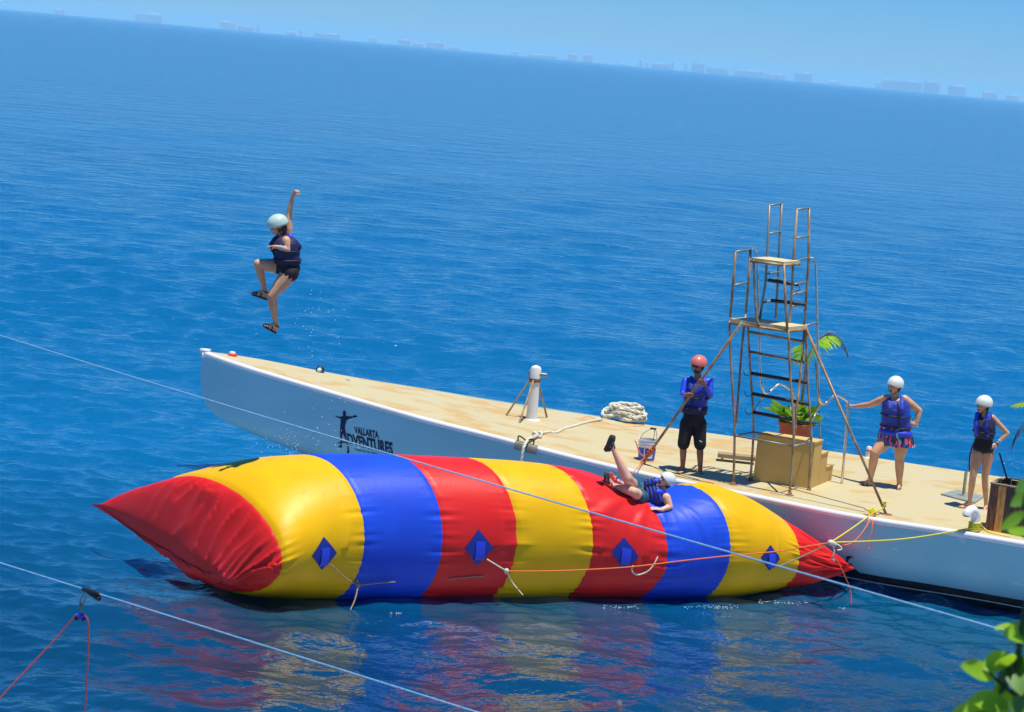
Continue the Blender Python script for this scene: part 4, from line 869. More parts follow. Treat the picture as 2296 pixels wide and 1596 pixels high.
# ------------------------------------------------------------------ lines on the bag
def lines():
    def line(pts, m, r, name, lab, cat='rope', tw=None, n=6):
        mb = MB(); mb.tube(smoothline(pts, n) if n else pts, r, 6); o = mb.build(name, M[m]); tag(o, lab, cat); return o
    t = TABS; off = -SD*.0
    def nb(x, y, d=.12):      # just in front of the bag
        u, ph = blob_seek(x, y); P, nrm = blob_pt(u, ph); p = P+nrm*d; return at(x, y, p.y)
    k1 = nb(803, 1312, .15)
    mb = MB(); mb.tube(smoothline([t[0], t[0].lerp(k1, .5)+Vector((0, 0, -.03)), k1], 5), .009, 6)
    mb.tube(smoothline([k1, nb(845, 1307), nb(886, 1304)], 5), .009, 6)
    q = at(780, 1378, 26.3); mb.tube(smoothline([k1, k1.lerp(q, .5)+Vector((.02, 0, 0)), q], 5), .010, 6)
    mb.ell(k1, (.03, .03, .04)); mb.ell(k1+Vector((-.02, 0, .06)), (.025, .025, .03)); mb.ell(q, (.02, .02, .035))
    o = mb.build('frayed_tether', M['frope']); tag(o, 'frayed brown tether with three tails hanging from the leftmost patch', 'rope')
    k2 = nb(1135, 1280, .14)
    mb = MB(); mb.tube(smoothline([t[1], t[1].lerp(k2, .5), k2], 5), .011, 6); mb.ell(k2, (.035, .03, .04))
    mb.tube(smoothline([k2, nb(1148, 1305), at(1172, 1334, 27.3)], 5), .008, 6); tag(mb.build('pale_tether', M['rope']), 'pale rope from the second patch knotted with a hanging tail', 'rope')
    P1 = at(1862, 1216, 28.9)
    red = [k2, nb(1230, 1280), nb(1330, 1276), nb(1420, 1270), nb(1520, 1258, .15), nb(1620, 1247, .15), nb(1740, 1236, .12), P1.lerp(nb(1740, 1236, .12), .4), P1]
    line(red, 'orope', .009, 'red_line', 'long thin orange red line stretched along the striped bag')
    line([nb(1006, 1298, .05), nb(1045, 1294, .05), nb(1085, 1291, .05)], 'frope', .008, 'short_line', 'short pale line lying on the red stripe left of the second patch')
    k3 = nb(1440, 1286, .1); line([t[2], nb(1416, 1278, .1), nb(1425, 1288, .12), k3, nb(1455, 1278, .1), nb(1466, 1264, .08), nb(1474, 1248, .06)], 'rope', .010, 'hooked_rope', 'curved pale rope hanging from the third patch')
    line([t[3], t[3].lerp(P1, .5)+Vector((0, 0, -.01)), P1], 'frope', .011, 'patch_rope', 'tan rope from the rightmost patch up to the white knot')
    # knot point in the air between bag and hull
    mb = MB(); mb.ell(P1, (.05, .045, .04)); mb.ell(P1+Vector((.05, 0, -.02)), (.03, .03, .04)); mb.tube(smoothline([P1, P1+Vector((.06, 0, -.1)), P1+Vector((.05, 0, -.22)), P1+Vector((.09, 0, -.27))], 4), .014, 6)
    mb.tube(smoothline([P1, P1+Vector((.12, 0, -.03)), P1+Vector((.16, -.02, -.08)), P1+Vector((.1, -.02, -.1))], 4), .012, 6); tag(mb.build('white_knot', M['rope']), 'white rope knot with a shackle hanging before the hull side', 'knot')
    kn = dk(1957.8, 1149, .06); f5 = dk(1980, 1138, .10)
    line([P1, P1.lerp(kn, .5)+Vector((0, 0, -.01)), kn], 'yrope', .012, 'yellow_rope', 'yellow rope from the white knot up to the tower stay')
    line([P1, P1.lerp(VP, .5)+Vector((0, 0, -.03)), VP+Vector((-.06, -.06, .06))], 'yrope', .012, 'yellow_rope', 'long yellow rope stretched from the white knot to the pipe elbow')
    mb = MB(); g = np.random.default_rng(2)
    for k in range(4): mb.tube(smoothline([kn+Vector((g.normal(0, .05), g.normal(0, .04), g.normal(.0, .025))) for _ in range(7)], 5, True), .012, 6, True)
    mb.tube(smoothline([kn, kn.lerp(f5, .6), f5, f5+Vector((.03, 0, .04)), f5+Vector((-.03, 0, .07)), f5+Vector((.03, 0, .09)), f5+Vector((-.02, 0, .02))], 5), .012, 6)
    tag(mb.build('yellow_lashing', M['yrope']), 'bunched yellow lashing at the foot of the right tower stay', 'lashing')
    line([kn, at(1953, 1158, kn.y-.1), at(1939, 1184, kn.y-.35), at(1916, 1212, kn.y-.5), at(1892, 1222, kn.y-.6), P1], 'orope', .010, 'orange_rope', 'slack orange rope drooping between lashing and white knot')
    line([kn, at(1956, 1170, kn.y-.2), at(1952.5, 1195, kn.y-.28), at(1944, 1214, kn.y-.30), at(1946, 1228, kn.y-.30), at(1953, 1226, kn.y-.30), at(1951, 1212, kn.y-.30)], 'orope', .008, 'orange_rope', 'short orange rope end hanging in a loop on the hull')
    line([P1+Vector((.05, 0, -.2)), at(1878, 1260, 28.7), at(1893, 1290, 28.6), at(1906, 1325, 28.6), at(1908, 1355, 28.5)], 'rrope', .009, 'red_tail', 'thin red line hanging into the water off the tapered tip')
    # orange lashing at the foot of the left stay
    s = STAY1+Vector((0, 0, .04)); d = (STAY0-s).normalized(); mb = MB()
    for k in range(7): mb.tube([s+d*(.05*k)+Vector((.035*math.cos(q), .035*math.sin(q), .03*math.sin(q+k))) for q in np.linspace(0, 6.28, 10)[:-1]], .010, 6, True)
    mb.tube(smoothline([s+d*.1, s+Vector((-.07, -.02, .14)), s+Vector((-.14, -.02, .30)), s+Vector((-.17, 0, .33))], 4), .010, 6); tag(mb.build('orange_lashing', M['orope']), 'orange lashing round the foot of the left tower stay', 'lashing')
    u, ph = blob_seek(1405, 1085); line([s, s.lerp(at(1400, 1078, 29.2), .5), at(1400, 1078, 29.2)], 'orope', .008, 'orange_line', 'short orange line from the left stay down behind the raised leg')
lines()

# ------------------------------------------------------------------ overhead cables with pulley
def cables():
    a, b = at(-260, 669, 24.5), at(2330, 1436, 11.5); g = .0
    mb = MB(); mb.tube([a.lerp(b, i/30)-Vector((0, 0, .05*math.sin(math.pi*i/30))) for i in range(31)], .0062, 7); tag(mb.build('cable', M['brope']), 'pale blue rope crossing the whole view above the striped bag', 'cable')
    a, b = at(-200, 1199, 17.), at(1300, 1669, 11.); mb = MB(); mb.tube([a.lerp(b, i/20) for i in range(21)], .0056, 7); tag(mb.build('cable', M['brope']), 'blue rope at the lower left that carries the black grip', 'cable')
    def onc(x):     # point of the lower cable at image column x
        lo, hi = 0., 1.
        for _ in range(40):
            m = (lo+hi)/2
            if proj(a.lerp(b, m))[0] < x: lo = m
            else: hi = m
        return a.lerp(b, lo)
    p, q = onc(188), onc(222); Y = p.y
    root = empty('rope_pulley', p, 'black rope grip with hanging blue double pulley on the lower cable', 'pulley')
    d = (q-p).normalized(); mb = MB(); mb.cap(p, q, .018, .016); mb.cap(p+d*.06-Vector((0, 0, .01)), q-Vector((0, 0, .035)), .014, .02); mb.build('grip', M['black'], root)
    mb = MB(); pb = at(180, 1372, Y)
    mb.tube(smoothline([p+d*.03, p.lerp(pb, .5)+Vector((-.012, 0, 0)), pb+Vector((0, 0, .03)), p.lerp(pb, .5)+Vector((.016, 0, 0)), p+d*.06], 5), .005, 6); mb.cap(pb+Vector((0, 0, .06)), pb+Vector((0, 0, .0)), .008, .01); mb.build('sling', M['steel'], root)
    c = at(180, 1383, Y); mb = MB(); mb.ell(c+Vector((0, 0, .008)), (.040, .014, .022)); mb.build('cheek', M['vest_b'], root)
    for dx in (-.024, .024):
        mb = MB(); mb.lathe(c+Vector((dx, 0, -.010)), [(.018, -.008), (.012, 0), (.018, .008)], 14, Matrix.Rotation(R(90), 3, 'X')); mb.build('sheave', M['black'], root)
    mb = MB(); mb.tube(smoothline([at(-60, 1637, Y-.2), at(0, 1565, Y-.1), at(120, 1437, Y), at(158, 1393, Y), c+Vector((-.035, 0, .012)), c+Vector((-.02, 0, .02))], 6), .0055, 6); tag(mb.build('red_rope', M['rrope']), 'dark red rope falling to the lower left corner from the pulley', 'rope')
    mb = MB(); mb.tube(smoothline([c+Vector((.02, 0, .02)), c+Vector((.036, 0, .010)), at(198.5, 1402, Y), at(197, 1480, Y), at(190.4, 1596, Y), at(186, 1680, Y)], 6), .0055, 6); tag(mb.build('red_rope', M['rrope']), 'dark red rope hanging straight down from the pulley', 'rope')
cables()

# ------------------------------------------------------------------ people
def hand(mb, wrist, d, n, curl=.35, sg=1, k=1., thumb=.6):
    d = d.normalized(); n = (n-d*n.dot(d)).normalized(); s = d.cross(n).normalized()*sg
    Mx = Matrix((d, s, n)).transposed(); mb.ell(wrist+d*.048*k, (.052*k, .038*k, .017*k), Mx)
    mb.cap(wrist-d*.02*k, wrist+d*.03*k, .026*k, .026*k)
    for i, (o, L) in enumerate(((.030, .070), (.010, .078), (-.010, .072), (-.029, .058))):
        p = wrist+d*.085*k+s*o*k; a = 0; f = (d+s*o*4.5).normalized()
        for j, fr in enumerate((.45, .32, .25)):
            a += curl*(.8 if j == 0 else 1.1); v = f*math.cos(a)+n*math.sin(a); q = p+v*(L*fr*k); mb.cap(p, q, .0088*k, .0080*k, 8); p = q
    p = wrist+d*.028*k+s*.030*k; v = (d*.55+s*.8+n*.25).normalized()
    q = p+v*.042*k; mb.cap(p, q, .013*k, .011*k, 8); v2 = (v*(1-thumb*.4)+d*.4+n*thumb).normalized(); mb.cap(q, q+v2*.034*k, .010*k, .008*k, 8)
def foot(mb, ankle, toe, up, k=1., bare=True):
    f = (toe-ankle); upn = up.normalized(); f = f-upn*f.dot(upn); f.normalize(); s = f.cross(upn)
    heel = ankle-upn*.055*k-f*.035*k; ball = ankle+f*.12*k-upn*.068*k
    mb.cap(ankle, heel, .036*k, .032*k); mb.cap(heel, ball+s*.012*k, .030*k, .025*k); mb.cap(heel, ball-s*.014*k, .030*k, .024*k); mb.cap(ankle+upn*.01*k, ball+upn*.012*k, .034*k, .020*k)
    for i in range(5):
        o = (-.030+.0145*i)*k; L = (.058, .054, .048, .042, .034)[4-i] if True else .05; q = ball+s*o; mb.cap(q, q+f*L*k-upn*.006*k, .0125*k if i == 4 else .0095*k, .011*k if i == 4 else .008*k, 8)
    return f, upn, s, heel, ball
def sandal(root, fr, k=1.):
    f, up, s, heel, ball = fr; mb = MB(); rows = []
    for t, w in ((-.035, .018), (-.02, .034), (.05, .030), (.12, .042), (.17, .042), (.20, .026)):
        c = heel+f*t*k-up*.034*k+up*(.004 if t > .1 else 0); rows.append([c+s*w*k, c-s*w*k, c-s*w*k-up*.018*k, c+s*w*k-up*.018*k])
    mb.rings(rows); mb.build('sole', M['sandal'], root)
    mb = MB(); a = heel+up*.055*k+f*.03*k
    def strap(c, rw, rh, tilt=0): mb.tube([c+s*(rw*math.cos(q))*k+(up*math.cos(tilt)+f*math.sin(tilt))*(rh*math.sin(q))*k for q in np.linspace(0, math.pi, 10)], .0095*k, 6)
    mb.tube([a+(s*math.cos(q)+f*math.sin(q))*.040*k for q in np.linspace(0, 6.28, 15)[:-1]], .0095*k, 6, True)
    strap(ball-up*.02*k, .042, .048); strap(heel.lerp(ball, .5)-up*.02*k, .036, .062, .3); strap(ball+f*.03*k-up*.02*k, .040, .035); mb.build('strap', M['sandal'], root)
def torso_rings(pel, chest, neck, sp, sc, fw, hw, ww, cw, dp, dw, dc, inf=0., lo=-.10, hi=1., bust=0.):
    up = (neck-pel); L = up.length; up /= L; out = []
    tab = [(-.13, hw*.55, dp*.55, 0), (-.08, hw*.92, dp*.92, 0), (.0, hw, dp, 0), (.16, hw*.93, dp*.95, 0), (.34, ww, dw, .0), (.52, (ww+cw)/2, (dw+dc)/2, .01), (.70, cw, dc+bust, .012+bust*.5), (.84, cw*.97, dc*.93, .0), (.93, cw*.80, dc*.70, -.01), (1.0, cw*.42, dc*.5, -.01)]
    for t, w, dd, f in tab:
        if t < lo-1e-6 or t > hi+1e-6: continue
        c = pel.lerp(chest, t/.7) if 0 <= t <= .7 else (chest.lerp(neck, (t-.7)/.3) if t > .7 else pel+up*L*t)
        s = sp.lerp(sc, max(0, min(1, t))); s.normalize(); c = c+fw*f; N = 22
        fwv = (fw-s*fw.dot(s)).normalized()
        out.append([c+s*((w+inf)*math.copysign(abs(math.cos(q))**.85, math.cos(q)))+fwv*((dd+inf)*math.copysign(abs(math.sin(q))**.85, math.sin(q))) for q in [2*math.pi*j/N for j in range(N)]])
    return out
def head(body, c, f, u, k=1., root=None, open_mouth=.5, lens=False):
    f = f.normalized(); u = (u-f*u.dot(f)).normalized(); s = f.cross(u); Mx = Matrix((s, f, u)).transposed()
    body.ell(c+u*.02*k, (.074*k, .092*k, .092*k), Mx, 18, 12); body.ell(c+f*.022*k-u*.042*k, (.058*k, .066*k, .074*k), Mx, 16, 10)
    body.ell(c+f*.060*k-u*.098*k, (.024*k, .022*k, .020*k), Mx); body.cap(c+f*.086*k+u*.008*k, c+f*.106*k-u*.026*k, .009*k, .0145*k)
    body.cap(c+f*.076*k+u*.022*k-s*.04*k, c+f*.076*k+u*.022*k+s*.04*k, .014*k, .014*k)
    for g in (-1, 1):
        body.ell(c+s*.076*k*g-f*.004*k-u*.004*k, (.010*k, .020*k, .032*k), Mx); body.ell(c+f*.064*k+s*.036*k*g-u*.028*k, (.020*k, .018*k, .018*k), Mx)
    for g in (-1, 1):
        mb = MB(); mb.ell(c+f*.0865*k+s*.031*k*g+u*.001*k, (.013*k, .007*k, .006*k), Mx); mb.build('eye', M['eye'], root)
        mb = MB(); mb.cap(c+f*.090*k+s*.018*k*g+u*.020*k, c+f*.083*k+s*.046*k*g+u*.021*k, .004*k, .003*k, 6); mb.build('eyebrow', M['hair'], root)
    mb = MB(); mb.ell(c+f*.083*k-u*.062*k, (.023*k, .009*k, (.005+.012*open_mouth)*k), Mx); mb.build('mouth', M['mouth'], root)
    return Mx, s
def helmet(root, c, f, u, m, k=1., tilt=.0):
    f = f.normalized(); u = (u-f*u.dot(f)).normalized(); s = f.cross(u); Mx = Matrix((s, f, u)).transposed(); c = c+u*.030*k-f*.010*k
    mb = MB(); outer = []; inner = []; N = 28
    for i in range(12):
        th = .02+1.56*i/11; o_, i_ = [], []
        for j in range(N):
            ph = 2*math.pi*j/N; drop = (.30*(1-math.sin(ph))*.5+.16*abs(math.cos(ph)))*(i/11)**2; t = th+drop
            v = Vector((math.sin(t)*math.cos(ph)*.108, math.sin(t)*math.sin(ph)*.128, math.cos(t)*.112))*k; flare = 1+.05*(i == 11)
            o_.append(c+Mx @ Vector((v.x*flare, v.y*flare, v.z))); i_.append(c+Mx @ (v*.90))
        outer.append(o_); inner.append(i_)
    mb.rings(outer+inner[::-1]); h = mb.build('helmet', m, root)
    for sg in (-1, 1):
        for a, b in ((.35, .30), (.75, .32), (1.15, .36), (.55, .52), (.95, .55)):      # vent holes on both sides
            ph = a+ .2; th = .62+b*.9; x = Vector((math.cos(ph)*sg*math.sin(th)*.109, -math.sin(ph-.6)*math.sin(th)*.127, math.cos(th)*.113))*k
            if a > .9: x.y = abs(x.y)*-.9
            n = x.normalized(); P = c+Mx @ (x*1.04); q = Vector((0, 0, 1)).rotation_difference(Mx @ n).to_matrix(); mb = MB(); mb.ell(P, (.016*k, .011*k, .004*k), q, 10, 5); mb.build('vent', M['black'], h)
    mb = MB(); chin = c+f*.055*k-u*.150*k
    for sg in (-1, 1):
        mb.tube(smoothline([c+s*.098*k*sg+f*.03*k-u*.01*k, c+s*.075*k*sg+f*.045*k-u*.09*k, chin+s*.012*sg*k], 5), .004*k, 5); mb.tube(smoothline([c+s*.098*k*sg-f*.04*k-u*.02*k, c+s*.078*k*sg+f*.02*k-u*.075*k, c+s*.075*k*sg+f*.045*k-u*.09*k], 5), .004*k, 5)
    mb.build('chin_strap', M['strap'], h); return h
def finish(mb, name, m, root, vox=.0085, sm=3): return remesh(mb.build(name, m, root), vox, sm)
def wrap_strap(root, rings_fn, t, mname='strap', r=.011, par=None):
    rg = rings_fn(t); mb = MB(); mb.tube(rg, r, 6, True); return mb.build('belt', M[mname], par or root)
def ring_at(rs, t):      # interpolate a closed ring between loft rings
    i = int(min(len(rs)-2, max(0, t*(len(rs)-1)))); f = t*(len(rs)-1)-i; return [a.lerp(b, f) for a, b in zip(rs[i], rs[i+1])]
def vest(root, T, m, belts=(.12, .32, .55), inf=.035, lo=.16, hi=.84, shoulders=None, panel=None, vox=.012):
    rs = torso_rings(*T, inf=inf, lo=lo, hi=hi); mb = MB(); mb.rings(rs)
    pel, chest, neck, sp, sc, fw = T[:6]; cw = T[8]; dc = T[11]
    up = (neck-chest).normalized(); s = sc.normalized(); fv = (fw-s*fw.dot(s)).normalized()
    for g in (-1, 1):        # panels over the shoulders, leaving the neck and arms free
        a = chest+up*.02+s*g*cw*.52+fv*(dc+.015); b = neck-up*.005+s*g*cw*.58; c = chest+up*.02+s*g*cw*.52-fv*(dc+.01)
        mb.chain([(a, .050), (a.lerp(b, .6)+fv*.035, .048), (b, .042), (c.lerp(b, .6)-fv*.035, .048), (c, .050)])
    v = finish(mb, 'life_vest', m, root, vox, 4)
    rs2 = torso_rings(*T, inf=inf+.010, lo=lo, hi=hi)
    for b in belts: mb = MB(); mb.tube(ring_at(rs2, b), .011, 6, True); mb.build('belt', M['strap'], v)
    # front zip and buckles
    mb = MB(); pts = []
    for t in np.linspace(0, 1, 9):
        rg = ring_at(rs2, t); pts.append(max(rg, key=lambda p: p.dot(fv)-abs((p-pel).dot(s))*.6)+fv*.002)
    mb.tube(pts, .008, 5); mb.build('zip', M['strap'], v)
    for b in belts:
        rg = ring_at(rs2, b); p = max(rg, key=lambda p: p.dot(fv)-abs((p-pel).dot(s))*.6); mb = MB(); mb.box(p+fv*.008, (.055, .02, .035), Matrix((s, fv, up)).transposed()); mb.build('buckle', M['strap'], v, smooth=False)
    return v, rs2
def band(root, a, b, t, r, m='band', name='wristband'):
    p = a.lerp(b, t); d = (b-a).normalized(); q = Vector((0, 0, 1)).rotation_difference(d).to_matrix(); mb = MB(); mb.lathe(p, [(r, -.012), (r+.003, -.010), (r+.003, .010), (r, .012)], 16, q); mb.build(name, M[m], root)

def skirt_mesh(T, t0, drop, flare, n=64, folds=13, amp=.018):
    rs = torso_rings(*T, inf=.03, lo=-.13, hi=1); pel, chest, neck, sp, sc, fw = T[:6]; s = sp.normalized(); f = fw-s*fw.dot(s); f.normalize(); z = (neck-pel).normalized(); hw, dp = T[6], T[9]; rows = []
    for i in range(10):
        t = i/9; row = []
        for j in range(n):
            q = 2*math.pi*j/n; w = 1+flare*t; wob = amp*t*math.sin(folds*q+2*math.sin(q*2)); row.append(pel+z*(t0-drop*t)+s*((hw+.03+wob)*w*math.cos(q))+f*((dp+.035+wob)*w*math.sin(q)))
        rows.append(row)
    mb = MB(); mb.rings(rows, cap=False); mb.rings([[p.lerp(sum(r, Vector())/n, .02) for p in r] for r in rows][::-1], cap=False); return mb

def person_guide():
    g = lambda x, y: (1494.2+x*.18724, 777+y*.18724)
    F = dk(*g(290, 1505)); Y = F.y
    def J(x, y, dy=0.): return at(*g(x, y), Y+dy)
    root = empty('person', F, 'man in red helmet, sunglasses, blue shirt and black shorts gripping the stay', 'person')
    fw = Vector((-.45, -.89, 0)).normalized(); sd = Vector((-.93, .30, 0)).normalized()
    pel = J(318, 880); chest = J(362, 520); neck = J(372, 385); T = (pel, chest, neck, Vector((-1, .1, 0)), Vector((-1, .15, 0)), fw, .155, .15, .175, .105, .10, .115)
    sk = MB()
    hc = J(377, 222, -.02); hf = Vector((-.62, -.78, -.12)); hu = Vector((.05, 0, 1))
    head(sk, hc, hf, hu, 1.03, root, .6)
    sk.cap(neck+Vector((0, 0, -.03)), hc-Vector((-.0, 0, .06)), .058, .055)
    # legs
    kL, aL = J(200, 1180, -.03), J(192, 1440, .02); kR, aR = J(398, 1185, -.03), J(402, 1462, -.02)
    hL, hR = J(245, 920), J(392, 920)
    sk.chain([(hL, .085), (kL, .056), (kL.lerp(aL, .35), .056), (aL, .036)]); sk.chain([(hR, .085), (kR, .056), (kR.lerp(aR, .35), .056), (aR, .036)])
    zf = Vector((0, 0, 1)); foot(sk, aL+Vector((0, 0, .0)), aL+Vector((-.16, -.12, 0)), zf, .95); foot(sk, aR, aR+Vector((.03, -.2, 0)), zf, .95)
    for r_ in (torso_rings(*T),): sk.rings(r_)
    # arms: both hands close round the stay
    dS = (STAY0-STAY1).normalized()
    def on_stay(x, y):
        r_ = ray(*g(x, y)); w = CAM-STAY1; a, b, c = r_.dot(r_), r_.dot(dS), 1.; d_, e = r_.dot(w), dS.dot(w); t = (a*e-b*d_)/(a*c-b*b); return STAY1+dS*t
    gL, gR = on_stay(300, 590), on_stay(425, 435)
    sL, sR = J(222, 412), J(520, 412); eL, eR = J(185, 575, -.10), J(520, 590, -.10)
    wL = gL+Vector((-.085, .02, .0)); wR = gR+Vector((.075, .02, -.035))
    sl = MB()
    sl.chain([(sL, .062), (eL, .046), (wL.lerp(eL, .12), .033)]); sl.chain([(sR, .062), (eR, .048), (wR.lerp(eR, .12), .033)]); sl.cap(neck-Vector((0, 0, .05))+sd*.05, sL, .06, .058); sl.cap(neck-Vector((0, 0, .05))-sd*.05, sR, .06, .058)
    sl.rings(torso_rings(*T, inf=.008, lo=-.08, hi=1.0))
    sk.cap(eL, wL, .036, .027); sk.cap(eR, wR, .036, .027)
    def fist(w, gp, sg):
        d = (gp-w).normalized(); n = dS.cross(d)*0+Vector((0, -1, 0)); s = dS
        sk.ell(w.lerp(gp, .55)+Vector((0, .012, 0)), (.045, .03, .045)); 
        for i in range(4):
            o = gp+dS*(-.033+.022*i); a = (gp-w).normalized(); b = Vector((0, -1, 0)); b = (b-a*b.dot(a)).normalized(); R_ = .036
            pts = [o+(a*math.cos(q)+b*math.sin(q))*R_ for q in (2.6, 1.9, 1.2, .5, -.3)]
            sk.chain([(p, .0105) for p in pts], 8)
        o = gp+dS*.045; sk.chain([(w+dS*.02, .016), (o-(gp-w).normalized()*.02+Vector((0, -.02, 0)), .012), (o+Vector((0, -.036, 0)), .010)], 8)
    fist(wL, gL, 1); fist(wR, gR, -1)
    finish(sk, 'body', M['skin_d'], root)
    finish(sl, 'shirt', M['rash'], root, .011, 4)
    sh = MB(); sh.rings(torso_rings(*T, inf=.020, lo=-.13, hi=.34)); sh.chain([(hL, .118), (hL.lerp(kL, .5), .105), (kL+Vector((0, 0, .02)), .098)], 16); sh.chain([(hR, .118), (hR.lerp(kR, .5), .105), (kR+Vector((0, 0, .02)), .098)], 16)
    finish(sh, 'shorts', M['blackc'], root, .012, 3)
    mb = MB(); p = kR+Vector((-.005, -.115, .09)); mb.box(p, (.05, .004, .012), Matrix.Rotation(.4, 3, 'Y')); mb.build('shorts_mark', M['bucket'], root, smooth=False)
    vest(root, T, M['vest'], belts=(.15, .42), inf=.034, lo=.16, hi=.93)
    rs = torso_rings(*T, inf=.055, lo=.16, hi=.34); mb = MB(); mb.rings(rs); mb.build('waist_band', M['vest_d'], root)
    helmet(root, hc, hf, hu, M['helmet_r'], 1.14)
    s_ = hf.normalized().cross(hu).normalized(); f_ = hf.normalized(); mb = MB()
    for q in (-1, 1): mb.ell(hc+f_*.092+s_*.032*q+Vector((0, 0, .004)), (.030, .012, .021), Matrix((s_, f_, Vector((0, 0, 1)))).transposed())
    mb.tube([hc-s_*.08+Vector((0, 0, .008)), hc+f_*.088-s_*.05+Vector((0, 0, .01)), hc+f_*.10+Vector((0, 0, .01)), hc+f_*.088+s_*.05+Vector((0, 0, .01)), hc+s_*.08+Vector((0, 0, .008))], .005, 6); mb.build('sunglasses', M['glass'], root)
    mb = MB(); mb.ell(hc+f_*.035-Vector((0, 0, .085)), (.048, .050, .036), Matrix((s_, f_, Vector((0, 0, 1)))).transposed()); mb.ell(hc-f_*.055-Vector((0, 0, .04)), (.075, .05, .075), Matrix((s_, f_, Vector((0, 0, 1)))).transposed()); mb.build('beard', M['hair'], root)

def person_printed():
    g = lambda x, y: (1864.8+x*.18731, 824.8+y*.18731)
    F = dk(*g(640, 1440)); Y = F.y
    def J(x, y, dy=0.): return at(*g(x, y), Y+dy)
    root = empty('person', F, 'laughing woman in white helmet, blue vest and printed swim skirt holding the handrail', 'person')
    fw = Vector((-.42, -.9, 0)).normalized()
    pel = J(760, 800); chest = J(765, 490); neck = J(755, 350); T = (pel, chest, neck, Vector((-1, .12, 0)), Vector((-1, .2, 0)), fw, .215, .19, .185, .155, .15, .145)
    sk = MB(); hc = J(752, 215, -.01); hf = Vector((-.72, -.68, -.05)); hu = Vector((.08, 0, 1)); head(sk, hc, hf, hu, 1.06, root, 1.3)
    sk.cap(neck-Vector((0, 0, .03)), hc-Vector((0, 0, .06)), .062, .058); sk.rings(torso_rings(*T, bust=.02))
    sL, eL, wL = J(650, 362, .0), J(450, 440, .18), J(250, 462, .42); sR, eR, wR = J(865, 372, .0), J(1045, 510, .04), J(1000, 685, .0)
    sk.chain([(sL, .068), (sL.lerp(eL, .5), .062), (eL, .048), (eL.lerp(wL, .35), .046), (wL, .029)]); sk.chain([(sR, .070), (sR.lerp(eR, .5), .064), (eR, .048), (eR.lerp(wR, .35), .046), (wR, .030)])
    hand(sk, wL, J(180, 430, .50)-wL, Vector((-.2, -.1, -1)), .75, 1); hand(sk, wR, J(915, 650, -.03)-wR, Vector((-.3, .9, 0)), .2, -1)
    hL, hR = J(665, 850), J(835, 850); kL, kR = J(512, 1010, -.12), J(808, 1075, -.02); aL, aR = J(455, 1350, -.02), J(806, 1400, -.03)
    sk.chain([(hL, .125), (hL.lerp(kL, .5), .105), (kL, .072), (kL.lerp(aL, .35), .072), (aL.lerp(kL, .12), .043), (aL, .041)], 14); sk.chain([(hR, .125), (hR.lerp(kR, .5), .108), (kR, .074), (kR.lerp(aR, .35), .072), (aR.lerp(kR, .12), .043), (aR, .041)], 14)
    zf = Vector((0, 0, 1)); f1 = foot(sk, aL, aL+Vector((-.2, -.04, 0)), zf, .98); f2 = foot(sk, aR, aR+Vector((-.06, -.2, 0)), zf, .98)
    finish(sk, 'body', M['skin_t'], root)
    for f_ in (f1, f2):
        e = empty('sandal', f_[3]); e.parent = root; e.matrix_parent_inverse = Matrix.Translation(-root.location); sandal(e, f_, .98)
    mb = MB(); mb.rings(torso_rings(*T, inf=.012, lo=-.13, hi=.84, bust=.02)); finish(mb, 'swimsuit', M['print'], root, .012, 2)
    skirt_mesh(T, .14, .30, .16).build('skirt', M['print'], root)
    v, rs = vest(root, T, M['vest'], belts=(.08, .42), inf=.038, lo=.16, hi=.93)
    mb = MB(); mb.rings([[q for q in r_] for r_ in torso_rings(*T, inf=.052, lo=.0, hi=.16)]); mb.build('lower_flap', M['vest_b'], root)
    helmet(root, hc, hf, hu, M['helmet'], 1.14); band(root, eL, wL, .93, .033)
    s_ = hf.normalized().cross(hu).normalized(); mb = MB(); mb.ell(hc-hf.normalized()*.045-Vector((0, 0, .03)), (.078, .06, .085), Matrix((s_, hf.normalized(), Vector((0, 0, 1)))).transposed()); mb.cap(hc-hf.normalized()*.08-Vector((0, 0, .08)), hc-hf.normalized()*.10-Vector((0, 0, .17)), .03, .015); mb.build('hair', M['hair'], root)

